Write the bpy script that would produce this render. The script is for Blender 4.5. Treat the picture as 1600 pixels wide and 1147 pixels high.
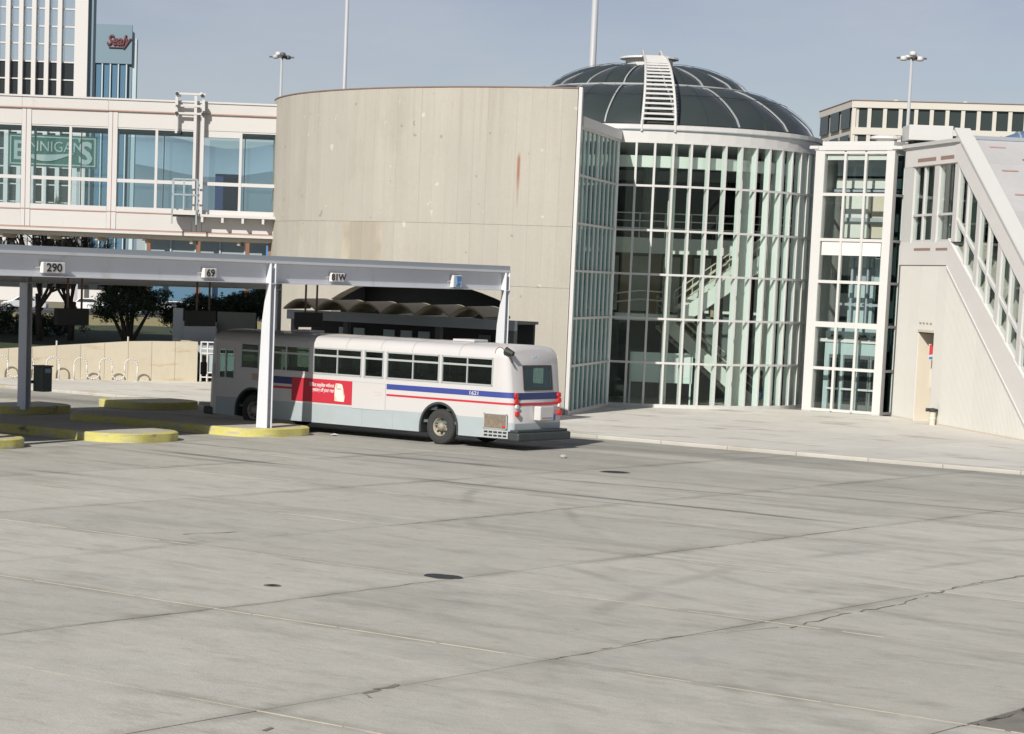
import bpy, math, random
from math import sin, cos, pi, radians, sqrt, hypot, atan2
from mathutils import Vector, Matrix
random.seed(7)
sc = bpy.context.scene
for o in list(bpy.data.objects): bpy.data.objects.remove(o)

# ------------------------------------------------------------------ camera
EYE = 5.0
PITCH, ROLL, TH = .1206, .0373, .6662
def site(v):
    c, s = cos(TH), sin(TH)
    return Vector((v[0]*c - v[1]*s, v[0]*s + v[1]*c, v[2]))
_f = Vector((0, cos(PITCH), -sin(PITCH))); _r0 = Vector((1, 0, 0)); _u0 = Vector((0, sin(PITCH), cos(PITCH)))
_r = _r0*cos(ROLL) + _u0*sin(ROLL); _u = -_r0*sin(ROLL) + _u0*cos(ROLL)
_f, _r, _u = site(_f), site(_r), site(_u)
cam_d = bpy.data.cameras.new('camera'); cam = bpy.data.objects.new('camera', cam_d); sc.collection.objects.link(cam)
cam.matrix_world = Matrix(((_r.x, _u.x, -_f.x, 0), (_r.y, _u.y, -_f.y, 0), (_r.z, _u.z, -_f.z, EYE), (0, 0, 0, 1)))
cam_d.sensor_width = 36; cam_d.lens = 3801.4/1600*36
cam_d.shift_x = (800-629.8)/1600; cam_d.shift_y = (887.5-573.5)/1600
cam_d.clip_start = .5; cam_d.clip_end = 12000
sc.camera = cam
sc.render.resolution_x = 1024; sc.render.resolution_y = 734

# ------------------------------------------------------------------ light
SUN_FROM = Vector((.21, -1, .68)).normalized()
elev = math.asin(SUN_FROM.z); az = atan2(SUN_FROM.x, SUN_FROM.y)
w = bpy.data.worlds.new('World'); sc.world = w; w.use_nodes = True
nt = w.node_tree; nt.nodes.clear()
sky = nt.nodes.new('ShaderNodeTexSky'); sky.sky_type = 'NISHITA'; sky.sun_disc = False
sky.sun_elevation = elev; sky.sun_rotation = az; sky.altitude = 1600; sky.air_density = 1.0; sky.dust_density = 0.6; sky.ozone_density = 1.5
hs = nt.nodes.new('ShaderNodeHueSaturation'); hs.inputs['Saturation'].default_value = .66; hs.inputs['Hue'].default_value = .522; hs.inputs['Value'].default_value = 1.0
bg = nt.nodes.new('ShaderNodeBackground'); bg.inputs[1].default_value = .064
wo = nt.nodes.new('ShaderNodeOutputWorld')
tc = nt.nodes.new('ShaderNodeTexCoord'); mp_ = nt.nodes.new('ShaderNodeMapping'); mp_.inputs['Scale'].default_value = (2.2, 2.2, 9); nzs = nt.nodes.new('ShaderNodeTexNoise'); nzs.inputs['Scale'].default_value = 2.2; nzs.inputs['Detail'].default_value = 7; nzs.inputs['Roughness'].default_value = .6
nt.links.new(tc.outputs['Generated'], mp_.inputs[0]); nt.links.new(mp_.outputs[0], nzs.inputs['Vector'])
mrs = nt.nodes.new('ShaderNodeMapRange'); mrs.inputs[1].default_value = .42; mrs.inputs[2].default_value = .75; mrs.inputs[4].default_value = .5; nt.links.new(nzs.outputs['Fac'], mrs.inputs[0])
mxs = nt.nodes.new('ShaderNodeMix'); mxs.data_type = 'RGBA'; nt.links.new(mrs.outputs[0], mxs.inputs[0]); nt.links.new(hs.outputs[0], mxs.inputs[6]); mxs.inputs[7].default_value = (8.6, 9.0, 9.9, 1)
nt.links.new(sky.outputs[0], hs.inputs['Color']); nt.links.new(mxs.outputs[2], bg.inputs[0]); nt.links.new(bg.outputs[0], wo.inputs[0])
sd = bpy.data.lights.new('sun', 'SUN'); sd.energy = 5.0; sd.angle = radians(.5); sd.color = (1, .95, .87)
sun = bpy.data.objects.new('sun', sd); sc.collection.objects.link(sun)
sun.rotation_euler = (-SUN_FROM).to_track_quat('-Z', 'Y').to_euler()
sc.view_settings.view_transform = 'Standard'; sc.view_settings.look = 'None'
sc.view_settings.exposure = 0.0; sc.view_settings.gamma = 1; sc.view_settings.use_curve_mapping = False

# ------------------------------------------------------------------ materials
def mat(name, col, rough=.6, metal=0., noise=(), bump=None, rand=0., tint2=None, spec=.5, coat=0., extra=None):
    """noise: list of ((sx,sy,sz), amount, detail); tint2: (colour, (scale), lo, hi) patches of a second colour"""
    m = bpy.data.materials.new(name); m.use_nodes = True; t = m.node_tree; N = t.nodes; L = t.links
    b = N['Principled BSDF']; b.inputs['Roughness'].default_value = rough; b.inputs['Metallic'].default_value = metal
    b.inputs['Specular IOR Level'].default_value = spec; b.inputs['Coat Weight'].default_value = coat
    m.diffuse_color = (*col, 1)
    if not noise and not bump and not rand and not tint2 and not extra:
        b.inputs['Base Color'].default_value = (*col, 1); return m
    geo = N.new('ShaderNodeNewGeometry')
    def nz(scale, detail=4, rough_=.6):
        mp = N.new('ShaderNodeMapping'); mp.inputs['Scale'].default_value = scale; L.new(geo.outputs['Position'], mp.inputs[0])
        n = N.new('ShaderNodeTexNoise'); n.inputs['Scale'].default_value = 1; n.inputs['Detail'].default_value = detail; n.inputs['Roughness'].default_value = rough_
        L.new(mp.outputs[0], n.inputs['Vector']); return n.outputs['Fac']
    def mth(op, a, b_=None, c=None):
        n = N.new('ShaderNodeMath'); n.operation = op
        for i, v in enumerate((a, b_, c)):
            if v is None: continue
            if isinstance(v, (int, float)): n.inputs[i].default_value = v
            else: L.new(v, n.inputs[i])
        return n.outputs[0]
    v = None
    for (s, amt, det) in noise:
        q = mth('MULTIPLY_ADD', nz(s, det), 2*amt, 1-amt)
        v = q if v is None else mth('MULTIPLY', v, q)
    if rand:
        oi = N.new('ShaderNodeObjectInfo'); q = mth('MULTIPLY_ADD', oi.outputs['Random'], 2*rand, 1-rand)
        v = q if v is None else mth('MULTIPLY', v, q)
    rgb = N.new('ShaderNodeRGB'); rgb.outputs[0].default_value = (*col, 1); c = rgb.outputs[0]
    def mixc(fac, a, colb):
        mx = N.new('ShaderNodeMix'); mx.data_type = 'RGBA'
        if isinstance(fac, (int, float)): mx.inputs[0].default_value = fac
        else: L.new(fac, mx.inputs[0])
        L.new(a, mx.inputs[6]); mx.inputs[7].default_value = (*colb, 1); return mx.outputs[2]
    if tint2:
        for (c2, s, lo, hi) in tint2:
            q = N.new('ShaderNodeMapRange'); q.inputs[1].default_value = lo; q.inputs[2].default_value = hi; q.clamp = True
            L.new(nz(s, 5), q.inputs[0]); c = mixc(q.outputs[0], c, c2)
    if extra: c = extra(N, L, geo, c, mixc, mth, nz)
    if v is not None:
        vm = N.new('ShaderNodeVectorMath'); vm.operation = 'SCALE'; L.new(c, vm.inputs[0]); L.new(v, vm.inputs['Scale']); c = vm.outputs[0]
    L.new(c, b.inputs['Base Color'])
    if bump:
        s, st = bump; bp = N.new('ShaderNodeBump'); bp.inputs['Strength'].default_value = st; bp.inputs['Distance'].default_value = .02
        L.new(nz(s if isinstance(s, tuple) else (s, s, s), 5), bp.inputs['Height']); L.new(bp.outputs[0], b.inputs['Normal'])
    return m

def glass(name, tint, refl=.09, rough=.02):
    m = bpy.data.materials.new(name); m.use_nodes = True; t = m.node_tree; N = t.nodes; L = t.links; N.clear()
    o = N.new('ShaderNodeOutputMaterial'); mx = N.new('ShaderNodeMixShader'); tr = N.new('ShaderNodeBsdfTransparent'); g = N.new('ShaderNodeBsdfGlossy')
    tr.inputs[0].default_value = (*tint, 1); g.inputs['Color'].default_value = (.9, .97, .95, 1); g.inputs['Roughness'].default_value = rough
    ge = N.new('ShaderNodeNewGeometry'); dt_ = N.new('ShaderNodeVectorMath'); dt_.operation = 'DOT_PRODUCT'; L.new(ge.outputs['Incoming'], dt_.inputs[0]); L.new(ge.outputs['Normal'], dt_.inputs[1])
    ab = N.new('ShaderNodeMath'); ab.operation = 'ABSOLUTE'; L.new(dt_.outputs['Value'], ab.inputs[0])
    sb0 = N.new('ShaderNodeMath'); sb0.operation = 'SUBTRACT'; sb0.inputs[0].default_value = 1.0; L.new(ab.outputs[0], sb0.inputs[1])
    pw0 = N.new('ShaderNodeMath'); pw0.operation = 'POWER'; pw0.inputs[1].default_value = 4.5; L.new(sb0.outputs[0], pw0.inputs[0])
    mt = N.new('ShaderNodeMath'); mt.operation = 'MULTIPLY_ADD'; mt.inputs[1].default_value = .55; mt.inputs[2].default_value = refl+.02; mt.use_clamp = True
    L.new(pw0.outputs[0], mt.inputs[0]); L.new(mt.outputs[0], mx.inputs[0]); L.new(tr.outputs[0], mx.inputs[1]); L.new(g.outputs[0], mx.inputs[2]); L.new(mx.outputs[0], o.inputs[0])
    m.diffuse_color = (*tint, .4)
    return m

M = {}
def wear(N, L, geo, c, mixc, mth, nz):
    """tyre tracks and oil on the concrete: long streaks along the lanes, turning arcs, sparse spots"""
    sep = N.new('ShaderNodeSeparateXYZ'); L.new(geo.outputs['Position'], sep.inputs[0]); X, Y = sep.outputs[0], sep.outputs[1]
    def sm(v, lo, hi):
        q = N.new('ShaderNodeMapRange'); q.interpolation_type = 'SMOOTHSTEP'; q.inputs[1].default_value = lo; q.inputs[2].default_value = hi; L.new(v, q.inputs[0]); return q.outputs[0]
    wob = mth('MULTIPLY_ADD', nz((.12, .12, 1), 3), 1.0, -.5)
    Yw = mth('ADD', Y, wob)
    # lanes: tyre bands
    total = None
    brk = sm(nz((.06, .5, 1), 4), .38, .62)
    for y0, wd, st in ((50.3, .2, .4), (52.4, .25, .35), (46.6, .2, .4), (56.6, .5, .55), (58.8, .4, .5), (61.5, 1.3, .45), (63.3, .8, .45), (44.2, .3, .3), (38.8, .2, .25)):
        d = mth('ABSOLUTE', mth('SUBTRACT', Yw, y0)); b = mth('MULTIPLY', sm(d, wd*1.4, wd*.2), st)
        total = b if total is None else mth('MAXIMUM', total, b)
    total = mth('MULTIPLY', total, brk)
    wob2 = mth('MULTIPLY_ADD', nz((.3, .3, 1), 3), .5, -.25); Yn = mth('ADD', Y, wob2); fine = sm(nz((.5, 5, 1), 4), .28, .50)
    for (x0, x1, y0, sl_, wd, st) in ((-47, -39.5, 47.2, -.05, .22, 1.), (-46, -40, 46.3, 0, .12, .6), (-45, -36, 52.0, .05, .26, 1.), (-44.5, -38, 53.4, .02, .14, .5), (-44, -40, 40.1, .1, .16, .9), (-36, -28, 50.6, .13, .16, .8), (-38, -24, 47.0, 0., .20, .95), (-36, -27, 46.1, .03, .10, .6), (-32, -20, 52.8, .1, .22, .6), (-27, -18, 56.0, .05, .3, .5), (-30, -19, 49.5, .04, .14, .5), (-50, -43, 50.2, 0., .15, .7)):
        xm = (x0+x1)/2; yy = mth('SUBTRACT', Yn, mth('MULTIPLY_ADD', mth('SUBTRACT', X, xm), sl_, y0)); d = mth('ABSOLUTE', yy)
        b = mth('MULTIPLY', sm(d, wd*1.5, wd*.15), mth('MULTIPLY', sm(X, x0, x0+2.5), sm(X, x1, x1-2.5))); b = mth('MULTIPLY', mth('MULTIPLY', b, fine), st); total = mth('MAXIMUM', total, b)
    # turning arcs
    for (cx, cy, R, wd, st) in ((-8, 60, 29.5, .16, .40), (-8, 60, 27.3, .14, .32), (-30, 8, 24, .16, .35), (-30, 8, 21.8, .14, .3), (4, 40, 26, .18, .35), (4, 40, 23.8, .14, .3)):
        dx = mth('SUBTRACT', X, cx); dy = mth('SUBTRACT', Y, cy)
        rr = mth('SQRT', mth('ADD', mth('MULTIPLY', dx, dx), mth('MULTIPLY', dy, dy)))
        rr = mth('ADD', rr, wob)
        d = mth('ABSOLUTE', mth('SUBTRACT', rr, R)); b = mth('MULTIPLY', sm(d, wd*1.6, wd*.2), st)
        b = mth('MULTIPLY', b, sm(nz((.15, .15, 1), 3), .42, .62)); total = mth('MAXIMUM', total, b)
    c = mixc(mth('MULTIPLY', total, .80), c, (.085, .085, .08))
    # darker traffic zone near the kerb
    z = mth('MULTIPLY', sm(Y, 45, 62), sm(nz((.05, .12, 1), 4), .3, .6)); c = mixc(mth('MULTIPLY', z, .45), c, (.12, .115, .105))
    for (co, o0, st_) in ((X, 18.1, 5.97), (Y, -20.47, 5.73)):
        fr_ = mth('FRACT', mth('MULTIPLY_ADD', co, 1/st_, o0/st_+.5+40)); dj = mth('MULTIPLY', mth('ABSOLUTE', mth('SUBTRACT', fr_, .5)), st_)
        dj = mth('ADD', dj, mth('MULTIPLY_ADD', nz((1.3, 1.3, 1), 4), .7, -.38)); jm_ = mth('MULTIPLY', sm(dj, .30, 0.0), sm(nz((.25, .25, 1), 3), .40, .62)); c = mixc(mth('MULTIPLY', jm_, .42), c, (.17, .16, .13))
    mot = sm(nz((.55, 1.5, 1), 6, .75), .50, .66); c = mixc(mth('MULTIPLY', mot, .38), c, (.25, .24, .205))
    mot = sm(nz((.16, .45, 1), 7, .72), .50, .64); c = mixc(mth('MULTIPLY', mot, .34), c, (.26, .255, .23))
    mot = sm(nz((2.5, 7.5, 1), 5, .7), .60, .72); c = mixc(mth('MULTIPLY', mot, .38), c, (.20, .19, .16))
    lt2 = sm(nz((.4, 1.1, 1), 6, .75), .55, .70); c = mixc(mth('MULTIPLY', lt2, .30), c, (.60, .59, .54))
    # oil spots, streaks of dark specks elongated along X
    sp = sm(nz((.45, 2.2, 1), 5, .7), .69, .76); c = mixc(mth('MULTIPLY', sp, .5), c, (.10, .085, .07))
    sp = sm(nz((1.1, 2.8, 1), 3, .6), .70, .76); c = mixc(mth('MULTIPLY', sp, .5), c, (.13, .11, .09))
    li = sm(nz((.25, .3, 1), 5), .52, .75); c = mixc(mth('MULTIPLY', li, .35), c, (.45, .45, .42))
    return c
M['slab'] = mat('worn_concrete', (.455, .445, .395), .85, noise=[((.13, .13, 1), .15, 5), ((1.2, 1.6, 1), .15, 6), ((6, 9, 1), .13, 4), ((34, 34, 34), .16, 3)], rand=.075, extra=wear, bump=(22, .5))
M['joint'] = mat('joint_dirt', (.20, .19, .165), .95, noise=[((3, 3, 3), .4, 4)])
M['seal'] = mat('pale_joint_seal', (.50, .46, .37), .9, noise=[((2.5, 2.5, 2.5), .35, 5)])
M['walk'] = mat('pale_pavement', (.60, .58, .53), .85, noise=[((.2, .2, 1), .13, 5), ((1.6, 1.6, 1), .10, 5), ((11, 11, 11), .07, 3)], rand=.06, bump=(8, .2), tint2=[((.33, .30, .25), (.35, .5, 1), .56, .72)])
M['kerb'] = mat('kerb_concrete', (.47, .455, .41), .85, noise=[((1.3, 1.3, 3), .2, 5)], rand=.08, tint2=[((.40, .33, .22), (.5, .8, 1), .55, .7)])
M['yellow'] = mat('yellow_kerb_paint', (.56, .51, .16), .75, noise=[((1.6, 1.6, 4), .20, 5), ((9, 9, 9), .12, 4)], tint2=[((.40, .385, .31), (1.6, 1.6, 6), .52, .66), ((.14, .13, .11), (1.2, 1.2, 2.5), .62, .72)], bump=(9, .3))
M['islandtop'] = mat('island_concrete', (.46, .44, .38), .9, noise=[((1.2, 1.2, 1), .2, 5)])
M['earth'] = mat('far_ground', (.21, .19, .12), .95, noise=[((.02, .02, 1), .25, 5), ((.4, .4, 1), .2, 4)])
M['grass'] = mat('grass', (.035, .05, .02), .95, noise=[((.6, .6, 1), .35, 5), ((7, 7, 7), .3, 3)])
M['drygrass'] = mat('dry_grass', (.27, .24, .11), .95, noise=[((.3, .3, 1), .25, 5), ((6, 6, 6), .2, 3)])
M['asphalt'] = mat('asphalt', (.07, .07, .072), .9, noise=[((.4, .4, 1), .2, 4)])
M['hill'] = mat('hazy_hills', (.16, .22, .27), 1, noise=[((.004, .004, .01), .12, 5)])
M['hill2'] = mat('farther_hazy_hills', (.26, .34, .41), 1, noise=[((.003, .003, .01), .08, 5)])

def wallstain(N, L, geo, c, mixc, mth, nz):
    sep = N.new('ShaderNodeSeparateXYZ'); L.new(geo.outputs['Position'], sep.inputs[0]); X, Y, Z = sep.outputs
    def sm(v, lo, hi):
        q = N.new('ShaderNodeMapRange'); q.interpolation_type = 'SMOOTHSTEP'; q.inputs[1].default_value = lo; q.inputs[2].default_value = hi; L.new(v, q.inputs[0]); return q.outputs[0]
    for (x0, zt, zb, wd, st) in ((-52.93, 9.62, 8.0, .085, .95), (-55.55, 11.45, 10.9, .06, .55), (-52.93, 8.6, 7.3, .05, .45)):
        d = mth('ABSOLUTE', mth('SUBTRACT', X, x0)); a = sm(d, wd, wd*.2)
        a = mth('MULTIPLY', a, sm(Z, zb, zb+.75)); a = mth('MULTIPLY', a, sm(Z, zt, zt-.35)); c = mixc(mth('MULTIPLY', a, st*.85), c, (.26, .095, .05))
    ef = mth('MULTIPLY', sm(nz((2.6, 2.6, 2.2), 2, .4), .73, .77), .5); c = mixc(ef, c, (.62, .61, .58))
    th_ = mth('MULTIPLY', sm(nz((3.1, 3.1, 3.3), 1, .3), .76, .79), .6); c = mixc(th_, c, (.22, .20, .17))
    mo = mth('MULTIPLY', sm(nz((.35, .35, .25), 6, .7), .5, .68), .25); c = mixc(mo, c, (.30, .275, .23))
    # rain streaks from the coping
    s = mth('MULTIPLY', sm(nz((2.2, 2.2, .09), 5), .5, .72), sm(Z, 7.0, 11.9)); c = mixc(mth('MULTIPLY', s, .33), c, (.26, .23, .18))
    return c
M['cwall'] = mat('board_formed_concrete', (.415, .392, .34), .85, noise=[((.35, .35, .35), .07, 5), ((5, 5, .25), .07, 5), ((9, 9, 9), .06, 4)], rand=.035, extra=wallstain, bump=((14, 14, 2.5), .3))
M['cwall_tan'] = mat('tan_stained_concrete', (.37, .335, .27), .85, noise=[((.5, .5, .5), .08, 5), ((5, 5, .25), .08, 5)], rand=.03, bump=((14, 14, 2.5), .3), tint2=[((.55, .49, .38), (.8, .8, .4), .45, .7)])
M['coping'] = mat('rusty_coping', (.22, .14, .11), .7, noise=[((2, 2, 2), .3, 4)])
M['lowwall'] = mat('sandy_concrete', (.52, .47, .37), .85, noise=[((.8, .8, .8), .09, 5), ((6, 6, 2), .07, 4)], rand=.03, bump=(8, .2), tint2=[((.42, .30, .18), (.5, .5, 3), .60, .74)])
M['white'] = mat('white_painted_steel', (.585, .58, .565), .5, noise=[((.9, .9, .9), .04, 4)], rand=.012)
M['white2'] = mat('weathered_white_panel', (.68, .66, .64), .55, noise=[((.5, .5, 1.2), .06, 5)], rand=.02, tint2=[((.55, .47, .38), (1.2, 1.2, .5), .66, .8)])
M['mull'] = mat('rotunda_white_frame', (.78, .80, .78), .5, noise=[((1, 1, 1), .04, 4)])
M['bridgew'] = mat('bridge_white_panel', (.55, .535, .515), .55, noise=[((.5, .5, 1.2), .06, 5)], rand=.02, tint2=[((.46, .40, .33), (1.2, 1.2, .5), .66, .8)])
M['bridgew2'] = mat('bridge_white_steel', (.56, .55, .54), .5, noise=[((.9, .9, .9), .04, 4)])
M['slot'] = mat('shadow_gap_brown', (.30, .20, .16), .8)
M['rustline'] = mat('rusty_flashing', (.42, .25, .20), .7, noise=[((2, 2, 2), .2, 3)])
M['canopy'] = mat('grey_blue_canopy_paint', (.64, .655, .69), .5, noise=[((1, 1, 1), .05, 4)], tint2=[((.5, .49, .45), (1.0, 1.0, .6), .62, .8)])
M['roofgrey'] = mat('canopy_roof_metal', (.33, .37, .41), .55, noise=[((.8, .8, .8), .08, 4)])
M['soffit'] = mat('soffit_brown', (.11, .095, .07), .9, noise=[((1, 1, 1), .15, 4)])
M['ctower'] = mat('far_tower_frame', (.60, .59, .58), .6)
M['busw'] = mat('bus_white_paint', (.56, .545, .54), .32, noise=[((.8, .8, 1.5), .035, 5)], coat=.25, tint2=[((.60, .56, .50), (1.3, 1.3, .6), .66, .82)])
M['busgrey'] = mat('bus_grey_skirt', (.37, .42, .44), .45, noise=[((1.4, 1.4, 2), .09, 5)])
M['blue'] = mat('bus_blue_stripe', (.045, .065, .27), .4)
M['navy'] = mat('shaded_stripe_navy', (.025, .04, .14), .4)  # stripe blue darkened: shade on tail and under canopy put into the colour
M['red'] = mat('bus_red_stripe', (.52, .03, .045), .4)
M['adred'] = mat('advert_red', (.50, .03, .05), .45, noise=[((1, 1, 1), .04, 3)])
M['adpic'] = mat('advert_picture', (.78, .72, .64), .5, tint2=[((.5, .33, .2), (3.5, 3.5, 3.5), .5, .65)])
M['pwhite'] = mat('print_white', (.66, .65, .64), .6)
M['pblack'] = mat('print_black', (.02, .022, .022), .6)
M['pblue'] = mat('print_blue', (.07, .22, .50), .5)
M['plblue'] = mat('print_light_blue', (.45, .60, .75), .5)
M['pred'] = mat('print_red', (.60, .06, .05), .5)
M['pfaint'] = mat('print_faint_pink', (.72, .50, .48), .6)
M['rubber'] = mat('tyre_rubber', (.035, .036, .036), .85, noise=[((5, 5, 5), .25, 3)])
M['rim'] = mat('dusty_wheel_rim', (.30, .27, .21), .6, metal=.2, noise=[((6, 6, 6), .3, 3)])
M['dark'] = mat('dark_metal', (.03, .032, .033), .6)
M['frame'] = mat('aluminium_frame', (.50, .53, .53), .4, metal=.3)
M['rubberseal'] = mat('window_rubber', (.04, .045, .045), .6)
M['mesh'] = mat('rusty_mesh_grille', (.20, .16, .12), .7, noise=[((9, 9, 9), .5, 3)])
M['lampred'] = mat('red_lens', (.62, .03, .03), .25)
M['lampclear'] = mat('clear_lens', (.75, .70, .68), .25)
M['bumper'] = mat('black_bumper', (.04, .05, .05), .55, noise=[((3, 3, 3), .3, 3)])
M['seat'] = mat('dark_seat', (.04, .06, .06), .7)
M['businner'] = mat('bus_inner_panel', (.10, .14, .12), .7)
M['gl_bus'] = glass('bus_tinted_glass', (.52, .60, .56), .03)
M['gl_rear'] = glass('bus_rear_glass', (.72, .84, .83), .05)
M['gl_rot'] = glass('rotunda_green_glass', (.915, .962, .947), .0)
M['gl_side'] = glass('side_green_glass', (.66, .82, .81), .0)
M['gl_bridge'] = glass('bridge_blue_glass', (.885, .935, .947), .03)
M['gl_booth'] = glass('booth_clear_glass', (.94, .968, .96), .03)
M['dome'] = mat('smoked_acrylic', (.036, .046, .046), .30, spec=.5, coat=.15, noise=[((.5, .5, .5), .12, 3)])
M['domefr'] = mat('dome_rib_metal', (.34, .36, .37), .45)
M['vault'] = mat('blue_acrylic_vault', (.10, .17, .30), .22, spec=.6, coat=.3)
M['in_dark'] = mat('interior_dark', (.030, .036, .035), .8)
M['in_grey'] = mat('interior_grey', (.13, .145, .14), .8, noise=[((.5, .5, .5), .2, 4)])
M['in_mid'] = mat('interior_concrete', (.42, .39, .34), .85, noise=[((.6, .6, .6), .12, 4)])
M['in_tan'] = mat('interior_tan_pier', (.36, .26, .17), .8)
M['in_white'] = mat('interior_white', (.66, .66, .62), .7)
M['board'] = mat('notice_board_pale', (.58, .64, .62), .5)
M['boothin'] = mat('lift_panel_blue_grey', (.42, .52, .53), .5)
M['roofp'] = mat('stained_roof_sheet', (.43, .425, .43), .75, noise=[((.7, .7, .7), .10, 5), ((5, 5, 5), .05, 3)], rand=.05, tint2=[((.42, .22, .13), (1.3, 1.3, 1.3), .69, .76)], bump=(5, .15))
M['ribwall'] = mat('ribbed_cream_cladding', (.66, .65, .61), .6, noise=[((.5, .5, .5), .05, 4)], rand=.02, tint2=[((.55, .47, .35), (1.5, 1.5, .6), .68, .8)])
M['cream'] = mat('cream_paint', (.60, .54, .44), .6, noise=[((1, 1, 1), .05, 3)])
M['tan'] = mat('tan_door', (.45, .36, .28), .6)
M['officew'] = mat('office_cream_concrete', (.56, .54, .49), .8, noise=[((.1, .1, .1), .05, 3)])
M['officegl'] = mat('office_dark_window', (.022, .035, .035), .35)
M['skyglass'] = mat('pale_sky_reflection_glass', (.62, .68, .72), .12, metal=.9)
M['darkglass'] = mat('dark_tower_glass', (.02, .025, .028), .2)
M['blueglass'] = mat('blue_tower_glass', (.09, .18, .27), .3, noise=[((.05, .05, .05), .12, 3)])
M['bluefr'] = mat('blue_tower_spandrel', (.17, .25, .31), .6)
M['bluelt'] = mat('blue_tower_pale_fin', (.45, .55, .60), .5)
M['scriptred'] = mat('script_sign_red', (.13, .03, .035), .5)
M['signgreen'] = mat('restaurant_sign_green', (.025, .11, .075), .5)
M['signpale'] = mat('sign_pale_letter', (.36, .43, .42), .5)
M['pole'] = mat('mast_grey', (.42, .43, .45), .5)
M['poledark'] = mat('lamp_head_dark', (.09, .09, .10), .5)
M['bark'] = mat('dark_bark', (.045, .038, .03), .9, noise=[((3, 3, 1), .3, 4)])
M['needle'] = mat('dark_pine_needles', (.030, .050, .028), .85, noise=[((1, 1, 1), .35, 4)])
M['needle2'] = mat('yellowish_shrub_leaves', (.10, .13, .045), .85, noise=[((1, 1, 1), .3, 4)])
M['binn'] = mat('grey_green_bin', (.12, .15, .13), .6)
M['shell'] = mat('thin_concrete_shell', (.40, .35, .26), .85, noise=[((1, 1, 1), .15, 5)])
M['rustcol'] = mat('rust_brown_post', (.24, .11, .06), .7)
M['carsilver'] = mat('silver_car_paint', (.50, .52, .54), .35, metal=.2)
M['carwhite'] = mat('white_car_paint', (.75, .75, .74), .3)
M['carblue'] = mat('blue_car_paint', (.08, .16, .30), .3)
M['cardark'] = mat('dark_car_paint', (.04, .05, .07), .3)
M['carglass'] = mat('car_glass', (.03, .04, .045), .1)
M['skin'] = mat('skin', (.42, .27, .20), .6)
M['coat'] = mat('dark_coat', (.025, .035, .05), .8)
M['skirt'] = mat('blue_skirt', (.04, .08, .16), .8)
M['tights'] = mat('pale_stockings', (.45, .42, .38), .7)
M['hair'] = mat('dark_hair', (.02, .018, .016), .7)
M['bagblue'] = mat('blue_bag', (.03, .13, .26), .6)
M['greyplaster'] = mat('grey_plaster', (.34, .38, .42), .85, noise=[((1, 1, 1), .1, 4)])
M['asphwall'] = mat('far_grey_panel', (.30, .36, .39), .7)

# ------------------------------------------------------------------ mesh helpers
COL = sc.collection
ORG = {}
V3 = Vector
class MB:
    def __init__(s): s.v = []; s.f = []
    def add(s, vs, fs):
        k = len(s.v); s.v += [tuple(v) for v in vs]; s.f += [tuple(i+k for i in f) for f in fs]; return s
    def hexa(s, p):
        return s.add(p, [(0, 3, 2, 1), (4, 5, 6, 7), (0, 1, 5, 4), (1, 2, 6, 5), (2, 3, 7, 6), (3, 0, 4, 7)])
    def box(s, x0, x1, y0, y1, z0, z1):
        return s.hexa([(x0, y0, z0), (x1, y0, z0), (x1, y1, z0), (x0, y1, z0), (x0, y0, z1), (x1, y0, z1), (x1, y1, z1), (x0, y1, z1)])
    def frame(s, o, a, b, c, l0, l1, m0, m1, n0, n1):
        o, a, b, c = map(V3, (o, a, b, c))
        P = lambda i, j, k: o + a*i + b*j + c*k
        return s.hexa([P(l0, m0, n0), P(l1, m0, n0), P(l1, m1, n0), P(l0, m1, n0), P(l0, m0, n1), P(l1, m0, n1), P(l1, m1, n1), P(l0, m1, n1)])
    def bar(s, p, q, w_, h, up=(0, 0, 1)):
        p, q = V3(p), V3(q); d = (q-p); l = d.length; d = d/l if l else V3((1, 0, 0)); up = V3(up)
        if abs(d.dot(up)) > .99: up = V3((1, 0, 0))
        sd_ = d.cross(up).normalized(); u2 = sd_.cross(d)
        return s.frame(p, d, sd_, u2, 0, l, -w_/2, w_/2, -h/2, h/2)
    def tube(s, p, q, r0, r1=None, n=8, cap=True):
        r1 = r0 if r1 is None else r1; p, q = V3(p), V3(q); d = (q-p).normalized()
        a = d.cross(V3((0, 0, 1)) if abs(d.z) < .9 else V3((1, 0, 0))).normalized(); b = d.cross(a)
        vs = [p+(a*cos(2*pi*i/n)+b*sin(2*pi*i/n))*r0 for i in range(n)] + [q+(a*cos(2*pi*i/n)+b*sin(2*pi*i/n))*r1 for i in range(n)]
        fs = [(i, (i+1) % n, n+(i+1) % n, n+i) for i in range(n)]
        if cap: fs += [tuple(range(n))[::-1], tuple(range(n, 2*n))]
        return s.add(vs, fs)
    def path(s, pts, r, n=8):
        for a, b in zip(pts, pts[1:]): s.tube(a, b, r, n=n)
        return s
    def ext(s, poly, vec):
        n = len(poly); vec = V3(vec); p = [V3(q) for q in poly]
        return s.add(p+[q+vec for q in p], [tuple(range(n))[::-1], tuple(range(n, 2*n))] + [(i, (i+1) % n, n+(i+1) % n, n+i) for i in range(n)])
    def lathe(s, c, prof, n=24, a0=0, a1=2*pi):
        full = abs(a1-a0-2*pi) < 1e-6; m = n if full else n+1; vs = []
        for i in range(m):
            a = a0+(a1-a0)*i/n
            for r, z in prof: vs.append((c[0]+r*cos(a), c[1]+r*sin(a), c[2]+z))
        k = len(prof); fs = []
        for i in range(n):
            j = (i+1) % m
            for q in range(k-1): fs.append((i*k+q, j*k+q, j*k+q+1, i*k+q+1))
        return s.add(vs, fs)
    def disc(s, c, r, axis, thick, n=20):
        ax = V3(axis).normalized(); return s.tube(V3(c)-ax*thick/2, V3(c)+ax*thick/2, r, n=n)

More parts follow.
